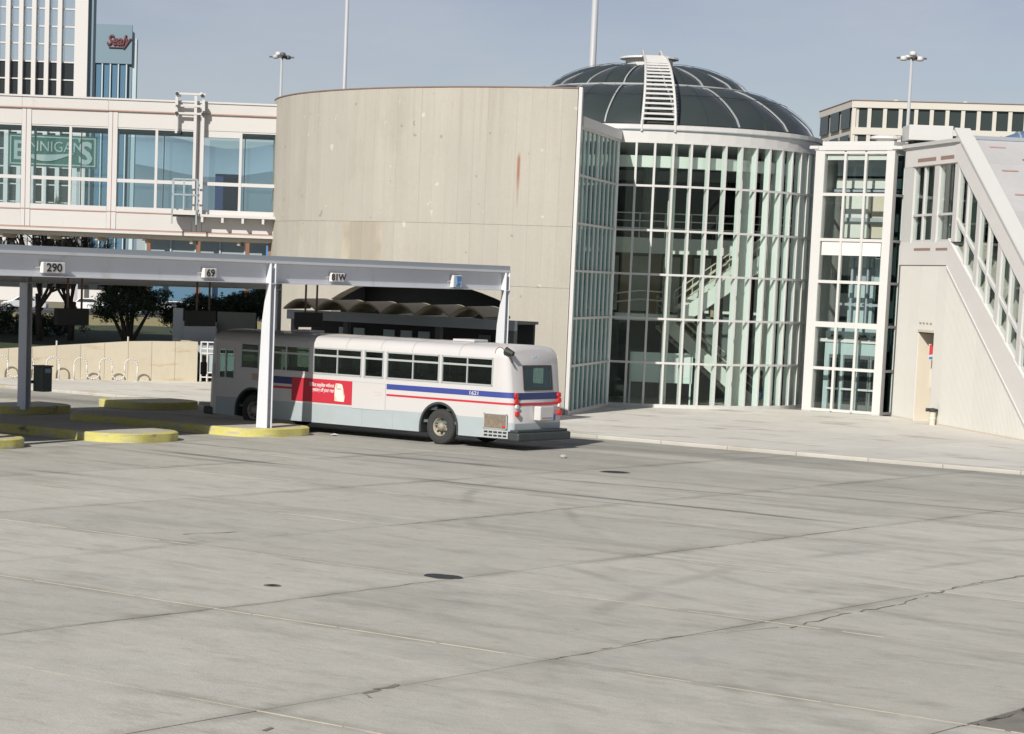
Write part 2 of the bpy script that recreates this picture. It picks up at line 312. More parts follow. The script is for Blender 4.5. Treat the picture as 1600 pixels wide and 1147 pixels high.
def tag(o, label=None, cat=None, group=None, kind=None):
    if label: o['label'] = label
    if cat: o['category'] = cat
    if group: o['group'] = group
    if kind: o['kind'] = kind
    return o
def thing(name, label, cat, loc=(0, 0, 0), group=None):
    o = bpy.data.objects.new(name, None); COL.objects.link(o); o.location = loc; o.empty_display_size = .5
    ORG[o.name] = V3(loc); return tag(o, label, cat, group)
def build(name, mb, m, parent=None, smooth=False, bevel=0, origin=None, label=None, kind=None, recalc=True):
    po = ORG[parent.name] if parent else V3((0, 0, 0))
    org = V3(origin) if origin is not None else (po if parent else V3((0, 0, 0)))
    me = bpy.data.meshes.new(name); me.from_pydata([tuple(V3(v)-org) for v in mb.v], [], mb.f); me.update()
    if recalc:
        import bmesh
        b = bmesh.new(); b.from_mesh(me); bmesh.ops.recalc_face_normals(b, faces=b.faces); b.to_mesh(me); b.free()
    if smooth:
        for p in me.polygons: p.use_smooth = True
    o = bpy.data.objects.new(name, me); COL.objects.link(o)
    ms = m if isinstance(m, (list, tuple)) else [m]
    for q in ms: me.materials.append(M[q] if isinstance(q, str) else q)
    if parent: o.parent = parent
    o.location = org-po; ORG[o.name] = org
    if bevel:
        bv = o.modifiers.new('bevel', 'BEVEL'); bv.width = bevel; bv.segments = 2; bv.limit_method = 'ANGLE'
    if label: o['label'] = label
    if kind: o['kind'] = kind
    return o
def inst(src, parent, loc, rotz=0, mtl=None):
    o = src.copy(); COL.objects.link(o); o.parent = parent; po = ORG[parent.name] if parent else V3((0, 0, 0))
    o.location = V3(loc)-po; o.rotation_euler = (0, 0, rotz); ORG[o.name] = V3(loc); return o
def struct(name, mb, m, **k): return build(name, mb, m, kind='structure', **k)
def text(name, body, size, c, right, up, m, parent, thick=.006, sx=1., label=None, bold=0., shear=0.):
    cu = bpy.data.curves.new('t', 'FONT'); cu.body = body; cu.size = size; cu.align_x = 'CENTER'; cu.align_y = 'CENTER'; cu.extrude = thick/2; cu.offset = bold; cu.shear = shear; cu.resolution_u = 3
    to = bpy.data.objects.new('t', cu); COL.objects.link(to); dg = bpy.context.evaluated_depsgraph_get(); dg.update()
    me = bpy.data.meshes.new_from_object(to.evaluated_get(dg)); bpy.data.objects.remove(to)
    right, up = V3(right).normalized(), V3(up).normalized(); n = right.cross(up); c = V3(c); po = ORG[parent.name]
    for v in me.vertices: v.co = right*v.co.x*sx + up*v.co.y + n*v.co.z
    me.name = name; me.materials.clear(); me.materials.append(M[m])
    for p in me.polygons: p.material_index = 0
    o = bpy.data.objects.new(name, me); COL.objects.link(o); o.parent = parent; o.location = c-po; ORG[o.name] = c
    if label: o['label'] = label
    return o

# ================================================================== SETTING
def ngon(cx, cy, r, z, n=48): return [(cx+r*cos(2*pi*i/n), cy+r*sin(2*pi*i/n), z) for i in range(n)]
struct('ground', MB().add(ngon(0, 0, 6000, -.14), [tuple(range(48))]), 'earth')
road = struct('bus_yard', MB().box(-96, 30, -30, 64.6, -.12, -.045), 'joint')
# slabs of the yard, 5.97 x 5.73 m
SX, SY, X_0, Y_0, GAP = 5.97, 5.73, -18.1, 20.47, .013
for i in range(-11, 3):
    for j in range(-2, 8):
        xa, xb = X_0+i*SX, X_0+(i+1)*SX; ya, yb = Y_0+j*SY, min(Y_0+(j+1)*SY, 64.58)
        # skip what the photograph cannot see
        cx, cy = (xa+xb)/2, (ya+yb)/2; dd = V3((cx, cy, 0)).dot(V3((_f.x, _f.y, 0)).normalized()); lat = V3((cx, cy, 0)).dot(V3((_r.x, _r.y, 0)).normalized())
        if dd < 8 or lat/dd > .36 or lat/dd < -.27: continue
        org = (cx, cy, 0); t = [random.uniform(-.004, .0) for _ in range(4)]
        b = MB().hexa([(xa+GAP, ya+GAP, -.05), (xb-GAP, ya+GAP, -.05), (xb-GAP, yb-GAP, -.05), (xa+GAP, yb-GAP, -.05), (xa+GAP, ya+GAP, t[0]), (xb-GAP, ya+GAP, t[1]), (xb-GAP, yb-GAP, t[2]), (xa+GAP, yb-GAP, t[3])])
        build('concrete_slab', b, 'slab', road, origin=org)
jm = MB()
for j in range(-2, 7):
    y = Y_0+j*SY; x = -80.
    while x < 0:
        l = random.uniform(.6, 2.4)
        if random.random() < (.75 if j < 3 else .35):
            o_ = random.uniform(-.012, .012); jm.box(x, x+l, y-.016+o_, y+.016+o_, -.03, .001)
        x += l+random.uniform(.02, .4)
build('pale_joint_sealant', jm, 'seal', road, kind='stuff')
# cracks and spalls along the joint at X = -18.1 and elsewhere
cm = MB()
def crack(pts, w_):
    for (a, b) in zip(pts, pts[1:]):
        n = max(2, int(hypot(b[0]-a[0], b[1]-a[1])/.25)); prev = None
        for k in range(n+1):
            u = k/n; x = a[0]+(b[0]-a[0])*u+random.uniform(-.05, .05); y = a[1]+(b[1]-a[1])*u; ww = w_*random.uniform(.15, .75)
            if prev and random.random() < .85:
                (px_, py_, pw) = prev; cm.add([(px_-pw, py_, .004), (px_+pw, py_, .004), (x+ww, y, .004), (x-ww, y, .004)], [(0, 1, 2, 3)])
            prev = (x, y, ww)
crack([(-17.55, 31.6), (-17.75, 33.9), (-17.7, 35.4), (-17.97, 37.0), (-18.2, 39.2), (-18.1, 42.0)], .035)
crack([(-18.05, 26.3), (-18.2, 28.8), (-17.7, 31.5)], .018)
crack([(-18.0, 22.25), (-18.1, 22.6), (-18.17, 23.1)], .07); crack([(-18.0, 22.25), (-17.75, 22.1)], .05); crack([(-17.3, 19.4), (-17.26, 19.8)], .05)
crack([(-24.2, 21), (-24.0, 27), (-24.1, 31.5)], .014); crack([(-30, 38), (-30.1, 45)], .02); crack([(-24.0, 40), (-24.1, 46.6)], .02)
crack([(-36, 26), (-36.1, 31)], .03); crack([(-31.2, 33), (-30.9, 34.2)], .05); crack([(-12.1, 26), (-12.2, 33)], .02)
build('crack', cm, 'joint', road, kind='stuff')

# pavement beyond the kerb: 0.12 m at the kerb, falling gently towards the buildings
KY = 64.7
def walkz(y): return max(.012, .095-.083*(y-KY)/6.0)
pave = struct('pavement', MB().add([(-110, KY+.3, .07), (10, KY+.3, .07), (10, 71, -.012), (-110, 71, -.012), (10, 92, -.012), (-110, 92, -.012)], [(0, 1, 2, 3), (3, 2, 4, 5)]), 'joint')
def paving(x0, x1, ys, step):
    x = x0
    while x < x1-.1:
        for ya, yb in zip(ys, ys[1:]):
            a, b = x+.008, x+step-.008; c, d = ya+.008, yb-.008
            zc, zd = walkz(c), walkz(d)
            build('paving_slab', MB().hexa([(a, c, zc-.02), (b, c, zc-.02), (b, d, zd-.02), (a, d, zd-.02), (a, c, zc), (b, c, zc), (b, d, zd), (a, d, zd)]), 'walk', pave, origin=((a+b)/2, (c+d)/2, 0))
        x += step
paving(-54.5, -21, [65.0, 67.9, 70.7, 73.7, 76.7, 79.7, 82.7, 85.7, 88.7], 3.05)
paving(-88, -60.5, [65.0, 67.9, 70.7, 73.7, 76.7, 79.7], 3.4)
x = -96.
while x < -14:
    build('kerb_stone', MB().box(x+.006, x+2.394, KY, KY+.3, -.04, .100), 'kerb', pave, origin=(x+1.2, KY, 0), bevel=.02); x += 2.4
# grass bank behind the low wall, dry verge and road far beyond
WA, WB = V3((-76.97, 69.99, 0)), V3((-72.19, 76.98, 0)); wd = (WB-WA).normalized(); wn = V3((-wd.y, wd.x, 0))   # wn points away from the yard
gm = MB(); P0 = WA-wd*26+wn*.35; P1 = WB+wd*26+wn*.35
rows = [(0, .95), (3, 1.25), (8, 1.55), (20, 1.75), (40, 1.3), (60, .2), (66, -.1)]
nn = 26
for t_, z_ in rows:
    for k in range(nn+1):
        q = P0+(P1-P0)*(k/nn)+wn*t_; gm.v.append((q.x, q.y, z_+(random.uniform(-.08, .08) if 0 < t_ < 60 else 0)))
for r_ in range(len(rows)-1):
    for k in range(nn): gm.f.append((r_*(nn+1)+k, r_*(nn+1)+k+1, (r_+1)*(nn+1)+k+1, (r_+1)*(nn+1)+k))
struct('grass_bank', gm, 'grass', smooth=True)
RV = V3((.786, .618, 0)); FV = V3((-.618, .786, 0)); Fc = V3((-.70, .714, 0))   # lateral / forward / towards the left background
def far(lat, d, z=0):   # a point given by distance straight ahead of the yard and sideways offset
    q = FV*d + RV*lat; return V3((q.x, q.y, z))
struct('dry_verge', MB().add([far(-60, 176, -.11), far(60, 176, -.11), far(60, 232, -.11), far(-80, 232, -.11)], [(0, 1, 2, 3)]), 'drygrass')
struct('far_road', MB().add([far(-120, 236, -.10), far(80, 236, -.10), far(80, 262, -.10), far(-120, 262, -.10)], [(0, 1, 2, 3)]), 'asphalt')
def hills(D, zb, m, seed):
    rnd = random.Random(seed); ph = [rnd.uniform(0, 6.28) for _ in range(6)]; mb = MB(); n = 160
    for k in range(n+1):
        a = radians(-40)+radians(80)*k/n; d = FV*cos(a)+RV*sin(a)
        h = zb*(1+.10*sin(a*9+ph[0])+.06*sin(a*23+ph[1])+.03*sin(a*51+ph[2])+.015*sin(a*113+ph[3]))
        for (dd, f_) in ((-500, 0), (-280, .45), (-120, .8), (0, 1), (200, .7), (600, 0)):
            q = d*(D+dd+40*sin(a*60+dd)); mb.v.append((q.x, q.y, -1+h*f_*(1+.05*sin(a*97+dd))))
    for k in range(n):
        for q in range(5): mb.f.append((k*6+q, (k+1)*6+q, (k+1)*6+q+1, k*6+q+1))
    return mb
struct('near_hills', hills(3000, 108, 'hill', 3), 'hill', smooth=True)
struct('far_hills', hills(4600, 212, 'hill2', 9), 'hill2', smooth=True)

# ================================================================== CURVED CONCRETE WALL
WC, WR = V3((-57.84, 86.45, 0)), 14.05; A0, A1 = -136.0, -61.0
def wp(R, deg, z): a = radians(deg); return V3((WC.x+R*cos(a), WC.y+R*sin(a), z))
OA0, OA1 = -104.7, -69.0
def arch_z(deg):
    u = (deg-(OA0+OA1)/2)/((OA1-OA0)/2); return 3.85+.93*(1-abs(u)**2.2) if abs(u) <= 1 else 0.
cw = thing('curved_concrete_wall', 'tall curved board formed concrete wall with a vertical rust streak', 'wall', wp(WR, -98, 0))
tiers = [(0, 4.66), (4.66, 6.9), (6.9, 11.87)]
nb = 33; da = (A1-A0)/nb; bk = MB()
for i in range(nb):
    a, b = A0+i*da, A0+(i+1)*da; g = .018
    for ti, (z0, z1) in enumerate(tiers):
        za = zb = z0
        am = (a+b)/2
        if OA0 < am < OA1:
            la, lb = arch_z(max(a, OA0+.001)), arch_z(min(b, OA1-.001))
            if ti == 0: za, zb = la, lb
            elif ti == 1: za, zb = max(z0, la), max(z0, lb)
        if za >= z1-.05 and zb >= z1-.05: continue
        za, zb = min(za, z1-.01), min(zb, z1-.01)
        m_ = 'cwall_tan' if ti == 1 and -101.5 < am < -92 else 'cwall'
        r0, r1 = WR-.021, WR+random.uniform(-.0025, .0025); gg = .005
        build('concrete_board', MB().hexa([wp(r1, a+gg, za+.004), wp(r1, b-gg, zb+.004), wp(r0, b-gg, zb+.004), wp(r0, a+gg, za+.004), wp(r1, a+gg, z1-.006), wp(r1, b-gg, z1-.006), wp(r0, b-gg, z1-.006), wp(r0, a+gg, z1-.006)]), m_, cw, origin=wp(WR, am, z0))
    za, zb = (arch_z(max(a, OA0+.001)), arch_z(min(b, OA1-.001))) if OA0 < (a+b)/2 < OA1 else (0, 0)
    bk.hexa([wp(WR-.022, a, za), wp(WR-.022, b, zb), wp(WR-.45, b, zb), wp(WR-.45, a, za), wp(WR-.022, a, 11.85), wp(WR-.022, b, 11.85), wp(WR-.45, b, 11.85), wp(WR-.45, a, 11.85)])
build('wall_core', bk, 'cwall_tan', cw)
cp = MB()
for i in range(nb*2):
    a, b = A0+i*da/2, A0+(i+1)*da/2
    cp.hexa([wp(WR+.02, a, 11.875), wp(WR+.02, b, 11.875), wp(WR-.47, b, 11.875), wp(WR-.47, a, 11.875), wp(WR+.02, a, 11.92), wp(WR+.02, b, 11.92), wp(WR-.47, b, 11.92), wp(WR-.47, a, 11.92)])
build('coping', cp, 'coping', cw)
e0, e1 = wp(WR+.01, A1+.1, 0), wp(WR-.47, A1+.1, 0)
build('white_corner_trim', MB().hexa([e0, e0+V3((.12, .05, 0)), e1+V3((.12, .05, 0)), e1, e0+V3((0, 0, 11.93)), e0+V3((.12, .05, 11.93)), e1+V3((.12, .05, 11.93)), e1+V3((0, 0, 11.93))]), 'white', cw)
# recess under the arch
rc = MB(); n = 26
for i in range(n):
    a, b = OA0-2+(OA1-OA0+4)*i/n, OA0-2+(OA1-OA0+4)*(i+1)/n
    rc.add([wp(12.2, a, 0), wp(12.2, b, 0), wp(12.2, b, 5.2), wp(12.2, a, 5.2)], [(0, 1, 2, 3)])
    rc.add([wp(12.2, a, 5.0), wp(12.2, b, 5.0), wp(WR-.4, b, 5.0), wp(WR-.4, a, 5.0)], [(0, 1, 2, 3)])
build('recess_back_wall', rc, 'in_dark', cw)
build('recess_side', MB().add([wp(12.2, OA0-1, 0), wp(WR-.4, OA0-.3, 0), wp(WR-.4, OA0-.3, 5), wp(12.2, OA0-1, 5)], [(0, 1, 2, 3)]), 'in_grey', cw)
build('recess_side', MB().add([wp(12.2, OA1+1, 0), wp(WR-.4, OA1+.3, 0), wp(WR-.4, OA1+.3, 5), wp(12.2, OA1+1, 5)], [(0, 1, 2, 3)]), 'in_grey', cw)
dm = MB()
for a in range(-103, -70, 3): dm.bar(wp(12.4, a, 0), wp(12.4, a, 3.1), .12, .12)
for i in range(30): dm.bar(wp(12.4, -103+i*1.1, 3.1), wp(12.4, -103+(i+1)*1.1, 3.1), .1, .14)
build('door_framing', dm, 'in_grey', cw)

# scalloped entrance shelter in front of the recess
sh = thing('scalloped_shelter', 'low entrance shelter with a wavy thin shell roof of six scallops before the curved wall', 'shelter', (-54, 68.5, 0))
VX0, VW = -58.95, 1.525
for k in range(6):
    x0 = VX0+k*VW; n = 12; t = .07; vs = []; fs = []
    for i in range(n+1):
        u = i/n; z = 3.60+.34*sin(pi*u)
        for (y, dz) in ((67.35, 0), (68.85, .03)):
            vs += [(x0+u*VW, y, z+dz), (x0+u*VW, y, z+dz-t)]
    for i in range(n):
        a, b = i*4, (i+1)*4; fs += [(a, b, b+2, a+2), (a+1, a+3, b+3, b+1), (a, a+1, b+1, b), (a+2, b+2, b+3, a+3)]
    build('vault_shell', MB().add(vs, fs), 'shell', sh, origin=(x0+VW/2, 67.35, 3.6))
build('fascia', MB().box(-59.0, -48.7, 67.6, 67.75, 3.18, 3.52), 'roofgrey', sh)
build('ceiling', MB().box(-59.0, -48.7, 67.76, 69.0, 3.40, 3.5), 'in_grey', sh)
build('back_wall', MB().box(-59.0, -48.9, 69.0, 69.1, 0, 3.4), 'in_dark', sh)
for x in (-58.9, -56.4, -52.2, -49.0): build('pillar', MB().box(x-.1, x+.1, 67.85, 68.05, .04, 3.39), 'in_grey', sh)
for x in (-57.6, -56.9, -55.5, -54.7, -53.9, -51.2, -50.4):
    d = build('door_leaf', MB().box(x, x+.5, 68.93, 68.985, .08, 2.95), 'boothin' if x < -53 else 'in_grey', sh)
# ================================================================== LOW RETAINING WALL
lw = thing('retaining_wall', 'low sandy concrete retaining wall behind the wavy bike racks', 'wall', WA)
L = (WB-WA).length; s = -17.0; pw = .66
def wtop(s_): u = s_/L; return 1.21+.48*min(max((u)/.68, -1.2), 1) if u < .68 else 1.69+.04*min((u-.68)/.3, 1)
k = 0
while s < L-.05:
    e = min(s+1.02, L); a, b = WA+wd*(s+.006), WA+wd*(e-.006); th = .3
    build('wall_panel', MB().hexa([a, b, b+wn*th, a+wn*th, a+V3((0, 0, wtop(s))), b+V3((0, 0, wtop(e))), b+wn*th+V3((0, 0, wtop(e))), a+wn*th+V3((0, 0, wtop(s)))]), 'lowwall', lw, origin=a, bevel=.008)
    if k % 3 == 1: build('peg', MB().bar(a+wn*.15+V3((0, 0, wtop(s))), a+wn*.15+V3((0, 0, wtop(s)+.2)), .05, .05), 'white', lw)
    s = e; k += 1
# return of the wall
a = WB; b = WB+wn*3.2
build('return_panel', MB().hexa([a+wn*.31, b, b-wd*.3, a+wn*.31-wd*.3, a+wn*.31+V3((0, 0, 1.72)), b+V3((0, 0, 1.72)), b-wd*.3+V3((0, 0, 1.72)), a+wn*.31-wd*.3+V3((0, 0, 1.72))]), 'lowwall', lw)

# white gate / railing next to the wall
gt = thing('white_railing', 'white tubular railing gate at the end of the sandy low wall', 'railing', (-71.6, 77.3, 0))
gb = WB+wd*.12+wn*.1; gd = V3((.80, .60, 0)).normalized()
def gp(s_, z, t=0): return gb+gd*s_+V3((-gd.y, gd.x, 0))*t+V3((0, 0, z))
for s_ in (0.05, .33, 1.5): build('upright', MB().bar(gp(s_, .02), gp(s_, 1.75 if s_ < 1 else 1.45), .06, .06), 'white', gt)
for z in (.22, .42, 1.25, 1.45): build('rail', MB().bar(gp(.08, z), gp(1.47, z), .045, .05), 'white', gt)
build('rail', MB().bar(gp(.05, 1.73), gp(.9, 1.73), .045, .05), 'white', gt)
build('mesh_panel', MB().frame(gp(.4, .45), gd, V3((-gd.y, gd.x, 0)), (0, 0, 1), 0, 1.05, .03, .05, 0, .78), 'asphwall', gt)

# bike racks
def rack(pos, d, label, turns=2):
    t = thing('bike_rack', label, 'bike rack', pos, 'wavy bike racks by the low wall')
    R = .27; pts = []; pos = V3(pos); x = 0.
    pts.append(pos+V3((0, 0, .01)))
    pts.append(pos+V3((0, 0, .68)))
    cyc = [('t', 0), ('b', 0)]*turns+[('t', 0)]
    for c, _ in cyc:
        for i in range(1, 9):
            a = pi*i/8
            if c == 't': pts.append(pos+d*(x+R-R*cos(a))+V3((0, 0, .68+R*sin(a))))
            else: pts.append(pos+d*(x+R-R*cos(a))+V3((0, 0, .30-R*sin(a)+.03)))
        x += 2*R
        last = (c == 't' and x > 2*R*(2*turns+.5))
        pts.append(pos+d*x+V3((0, 0, .33 if c == 't' else .68)))
    pts[-1] = pos+d*x+V3((0, 0, .01))
    build('wavy_tube', MB().path(pts, .032, n=8), 'white', t, smooth=True)
    for p in (pos, pos+d*x): build('foot_plate', MB().box(p.x-.09, p.x+.09, p.y-.09, p.y+.09, .0, .03), 'white', t)
q1 = WA+wd*.05-wn*.55; q2 = WA+wd*2.75-wn*.75
rack((q1.x-wd.x*.35, q1.y-wd.y*.35, 0), wd, 'white wavy tube bike rack partly behind the shaded canopy post')
rack((q2.x+wd.x*.25, q2.y+wd.y*.25, 0), wd, 'white wavy tube bike rack standing free to the right of the shaded post')

# ================================================================== BUS CANOPY
can = thing('bus_canopy', 'long grey blue steel canopy spanning the bus lanes on tapered posts', 'canopy', (-53, 54, 0))
YE = 66.62
build('roof_slab', MB().box(-58.95, -48.30, 34, YE, 5.19, 5.33), 'roofgrey', can)
build('fascia', MB().box(-48.299, -48.285, 34, YE, 5.14, 5.36), 'roofgrey', can)
build('edge_strip', MB().box(-48.284, -48.262, 34, YE+.01, 5.14, 5.215), 'canopy', can)
build('edge_strip', MB().box(-58.95, -48.30, YE+.002, YE+.03, 5.10, 5.36), 'canopy', can)
def ibeam(x, zb, name='beam', y1=YE-.1):
    mb = MB().box(x-.012, x+.012, 34, y1, zb+.025, 5.12).box(x-.13, x+.13, 34, y1, zb, zb+.024).box(x-.13, x+.10, 34, y1, 5.121, 5.14); return build(name, mb, 'canopy', can)
ibeam(-48.41, 4.54); ibeam(-58.5, 4.24)
k = 0
for y in [36.3+1.5*i for i in range(20)]:
    build('joist', MB().box(-58.35, -48.55, y, y+.10, 4.94, 5.185), 'soffit', can)
build('soffit_panel', MB().box(-58.4, -48.52, 34, YE-.05, 5.186, 5.189), 'soffit', can)
def post(x, y, sgn, zb):
    ob = MB()
    for dy in (-.115, .095):
        prof = [(.18, .16), (.18, zb-.02), (.18, 5.13), (-.18, 5.13), (-.20, .16)] if x < -55 else [(.16, .16), (.16, zb-.02), (.16, 5.13), (.06, 5.13), (-.05, zb+.1), (-.0, zb-.03), (-.16, zb-1.15), (-.27, .16)]
        ob.ext([(x+sgn*px_, y+dy, z) for px_, z in prof], (0, .025, 0))
    ob.box(x-.04, x-.02, y-.09, y+.095, .16, 5.1)
    p = build('post', ob, 'canopy', can, origin=(x, y, 0))
    build('stiffener', MB().box(x-.05, x+.17, y-.12, y+.125, zb-.015, zb+.02), 'canopy', can)
    build('base_plate', MB().box(x-.4, x+.28, y-.25, y+.25, .115, .33), 'dark', can) if 0 else None
    return p
for y in (42.6, 54.6, 66.45): post(-48.37, y, 1, 4.54)
for y in (42.3, 54.25, 66.4): post(-58.5, y, 1, 4.24)

def route_sign(y, wid, hgt, label, body=None, grp='route signs on the canopy beam'):
    t = thing('route_sign', label, 'sign', (-48.3, y, 4.79), grp)
    build('sign_box', MB().box(-48.395, -48.25, y-wid/2, y+wid/2, 4.79-hgt/2, 4.79+hgt/2), 'white2', t, bevel=.02)
    build('bracket', MB().box(-48.39, -48.36, y-wid/2-.16, y-wid/2, 4.77, 4.81), 'white', t)
    if body: text('route_number', body, hgt*1.02, (-48.244, y, 4.785), (0, 1, 0), (0, 0, 1), 'pblack', t, sx=1.25, bold=.006)
    return t
route_sign(45.75, .82, .30, 'wide white sign reading 290 above the shaded canopy post', '290')
route_sign(51.9, .52, .28, 'narrow white sign reading 69 left of the sunlit canopy post', '69')
route_sign(57.65, .60, .27, 'white sign reading 81W right of the sunlit canopy post', '81W')
t = route_sign(63.7, .46, .40, 'small blue and white logo sign near the right end of the canopy beam', None)
build('logo_field', MB().box(-48.249, -48.243, 63.50, 63.90, 4.61, 4.97), 'plblue', t)
build('logo_mark', MB().ext([(-48.242, 63.62, 4.96), (-48.242, 63.89, 4.96), (-48.242, 63.87, 4.80), (-48.242, 63.72, 4.77), (-48.242, 63.86, 4.74), (-48.242, 63.80, 4.62), (-48.242, 63.60, 4.63), (-48.242, 63.68, 4.75), (-48.242, 63.66, 4.83)], (.005, 0, 0)), 'pblue', t)
# hanging boards
for i, (y, lb) in enumerate(((53.40, 'dark rectangular board hanging under the canopy, leftmost, against the trees'), (59.25, 'dark rectangular board hanging under the canopy above the bus front'), (64.75, 'dark rectangular board hanging under the canopy before the lit curved wall'))):
    t = thing('hanging_board', lb, 'sign', (-55.5, y, 5.1), 'dark boards hanging under the canopy')
    build('board', MB().box(-55.58, -55.42, y-.68, y+.68, 3.0, 3.52), 'dark', t, bevel=.01)
    for dy in (-.18, .42): build('rod', MB().bar((-55.5, y+dy, 3.52), (-55.5, y+dy, 5.18), .05, .05), 'coping', t)
# litter bin on the shaded post
t = thing('litter_bin', 'grey green litter bin fixed to the shaded canopy post', 'bin', (-58.2, 54.8, .9))
build('bin_body', MB().box(-58.42, -57.98, 54.55, 54.98, .75, 1.55), 'binn', t, bevel=.02)
build('hood', MB().box(-58.44, -57.96, 54.53, 55.0, 1.552, 1.60), 'binn', t)
build('notice', MB().box(-57.979, -57.97, 54.66, 54.90, 1.36, 1.50), 'plblue', t)
build('bracket', MB().box(-58.5, -58.42, 54.5, 54.8, 1.0, 1.1), 'dark', t)

# ================================================================== ISLANDS
def island(x1, x0, y0, y1, label, ra=1.15):
    t = thing('traffic_island', label, 'island', ((x0+x1)/2, (y0+y1)/2, 0), 'yellow kerbed bus islands'); r = min(ra, (y1-y0)/2-.02)
    pts = []
    for (cx, cy, a) in ((x1-r, y0+r, -90), (x1-r, y1-r, 0), (x0+r, y1-r, 90), (x0+r, y0+r, 180)):
        for k in range(17): q = radians(a+90*k/16); pts.append((cx+r*cos(q), cy+r*sin(q)))
    n = len(pts); cx, cy = (x0+x1)/2, (y0+y1)/2
    def ins(p, d):
        v = V3((p[0]-cx, p[1]-cy, 0)); sx = (abs(v.x)-d)/abs(v.x) if abs(v.x) > d else 0; sy = (abs(v.y)-d)/abs(v.y) if abs(v.y) > d else 0; return (cx+v.x*sx, cy+v.y*sy)
    vs = [(*p, -.04) for p in pts]+[(*p, .225) for p in pts]+[(*ins(p, .03), .25) for p in pts]+[(*ins(p, .18), .252) for p in pts]
    fs = []
    for l in range(3):
        for i in range(n): j = (i+1) % n; fs.append((l*n+i, l*n+j, (l+1)*n+j, (l+1)*n+i))
    build('yellow_kerb', MB().add(vs, fs), 'yellow', t, smooth=False)
    build('island_top', MB().ext([(*ins(p, .18), .06) for p in pts], (0, 0, .188)), 'islandtop', t)
    return t
island(-47.85, -56.3, 53.55, 56.75, 'yellow edged island carrying the tall sunlit canopy post beside the bus')
island(-47.95, -56.5, 48.05, 51.1, 'yellow edged island with a broad sunlit rounded end left of the sunlit post')
island(-47.95, -56.5, 42.1, 45.15, 'yellow edged island cut by the left edge of the picture')
island(-58.35, -66.0, 53.65, 56.85, 'shaded yellow island at the foot of the shaded canopy post')
island(-58.55, -61.5, 59.9, 63.2, 'short shaded yellow island in front of the bus nose')

# ================================================================== BUS
RX = -41.12; YC = 58.46; HW = 1.32
bus = thing('city_bus', 'white city bus with blue and red stripes and a red advert on its side', 'bus', (RX-6, YC, 0))
LB = 12.03
def bp(s, y, z): return V3((RX-s, YC+y, z))   # s forward from the tail, y<0 = side towards the yard
wins = [(.77, 2.60), (2.74, 4.68), (4.85, 5.55), (5.70, 7.59), (7.76, 9.66), (9.86, 10.58)]
drv = (10.88, 11.62); WZ0, WZ1 = 1.86, 2.61
SW = (2.66, 10.08); AR = .73; AZ = .53
def archz(s):
    for c in SW:
        if abs(s-c) < AR: return AZ+sqrt(AR*AR-(s-c)**2)
    return 0
br = {.55, 11.5}
for a, b in wins: br |= {a, b}
br |= set(drv)
for c in SW:
    for k in range(15): br.add(c-AR+2*AR*k/14)
br = sorted(br); ZS = .9; ZR = 2.66
for sg, nm in ((-1, 'near'), (1, 'far')):
    up, lo = MB(), MB(); y = sg*HW; los = []; prev_open = False
    for a, b in zip(br, br[1:]):
        m_ = (a+b)/2; za, zb = archz(a+1e-5), archz(b-1e-5)
        inw = [w_ for w_ in wins if w_[0] < m_ < w_[1]]; ind = drv[0] < m_ < drv[1]
        ba, bb = max(ZS, za), max(ZS, zb)
        spans = [(ba, bb, ZR)]
        if inw: spans = [(ba, bb, WZ0), (WZ1, WZ1, ZR)]
        if ind: spans = [(ba, bb, 1.50), (2.40, 2.40, ZR)]
        for (u0, u1, v) in spans: up.add([bp(a, y, u0), bp(b, y, u1), bp(b, y, v), bp(a, y, v)], [(0, 1, 2, 3)])
        la, lb = max(.33, za), max(.33, zb)
        if (la >= ZS and lb >= ZS) or (m_ in ()): 
            if lo.v: los.append(lo); lo = MB()
        if la < ZS or lb < ZS: lo.add([bp(a, y, min(la, ZS)), bp(b, y, min(lb, ZS)), bp(b, y, ZS), bp(a, y, ZS)], [(0, 1, 2, 3)])
    build('side_panel', up, 'busw', bus); los.append(lo)
    for lo in los:
        if lo.v: build('skirt', lo, 'busgrey', bus)
# roof
def roofprof(k=1., dz=0.):
    pts = [(-HW*k, ZR)]
    for i in range(1, 7):
        a = pi/2*i/6; pts.append(((-HW+.40*(1-cos(a)))*k, ZR+.33*sin(a)+dz*i/6))
    pts.append((-.5*k, 3.03+dz)); pts.append((0, 3.045+dz))
    return pts+[(-y, z) for y, z in pts[-2::-1]]
prof = roofprof(); rf = MB(); ns = [.55+(LB-1.1)*i/10 for i in range(11)]
for sx in ns: rf.v += [tuple(bp(sx, y, z)) for y, z in prof]
K = len(prof)
for i in range(10):
    for k in range(K-1): rf.f.append((i*K+k, i*K+k+1, (i+1)*K+k+1, (i+1)*K+k))
build('roof', rf, 'busw', bus, smooth=True)
seam = MB()
for sx in (2.0, 3.75, 4.95, 6.3, 7.9, 9.7):
    pts = [bp(sx, y*1.003, z+.004) for y, z in prof]; 
    for a, b in zip(pts, pts[1:]): seam.bar(a, b, .018, .006)
build('roof_seam', seam, 'frame', bus)
build('roof_hatch', MB().box(RX-3.0, RX-2.2, YC-.35, YC+.35, 3.04, 3.11), 'busw', bus, bevel=.02)
build('roof_hatch', MB().box(RX-9.4, RX-8.6, YC-.35, YC+.35, 3.04, 3.11), 'busw', bus, bevel=.02)
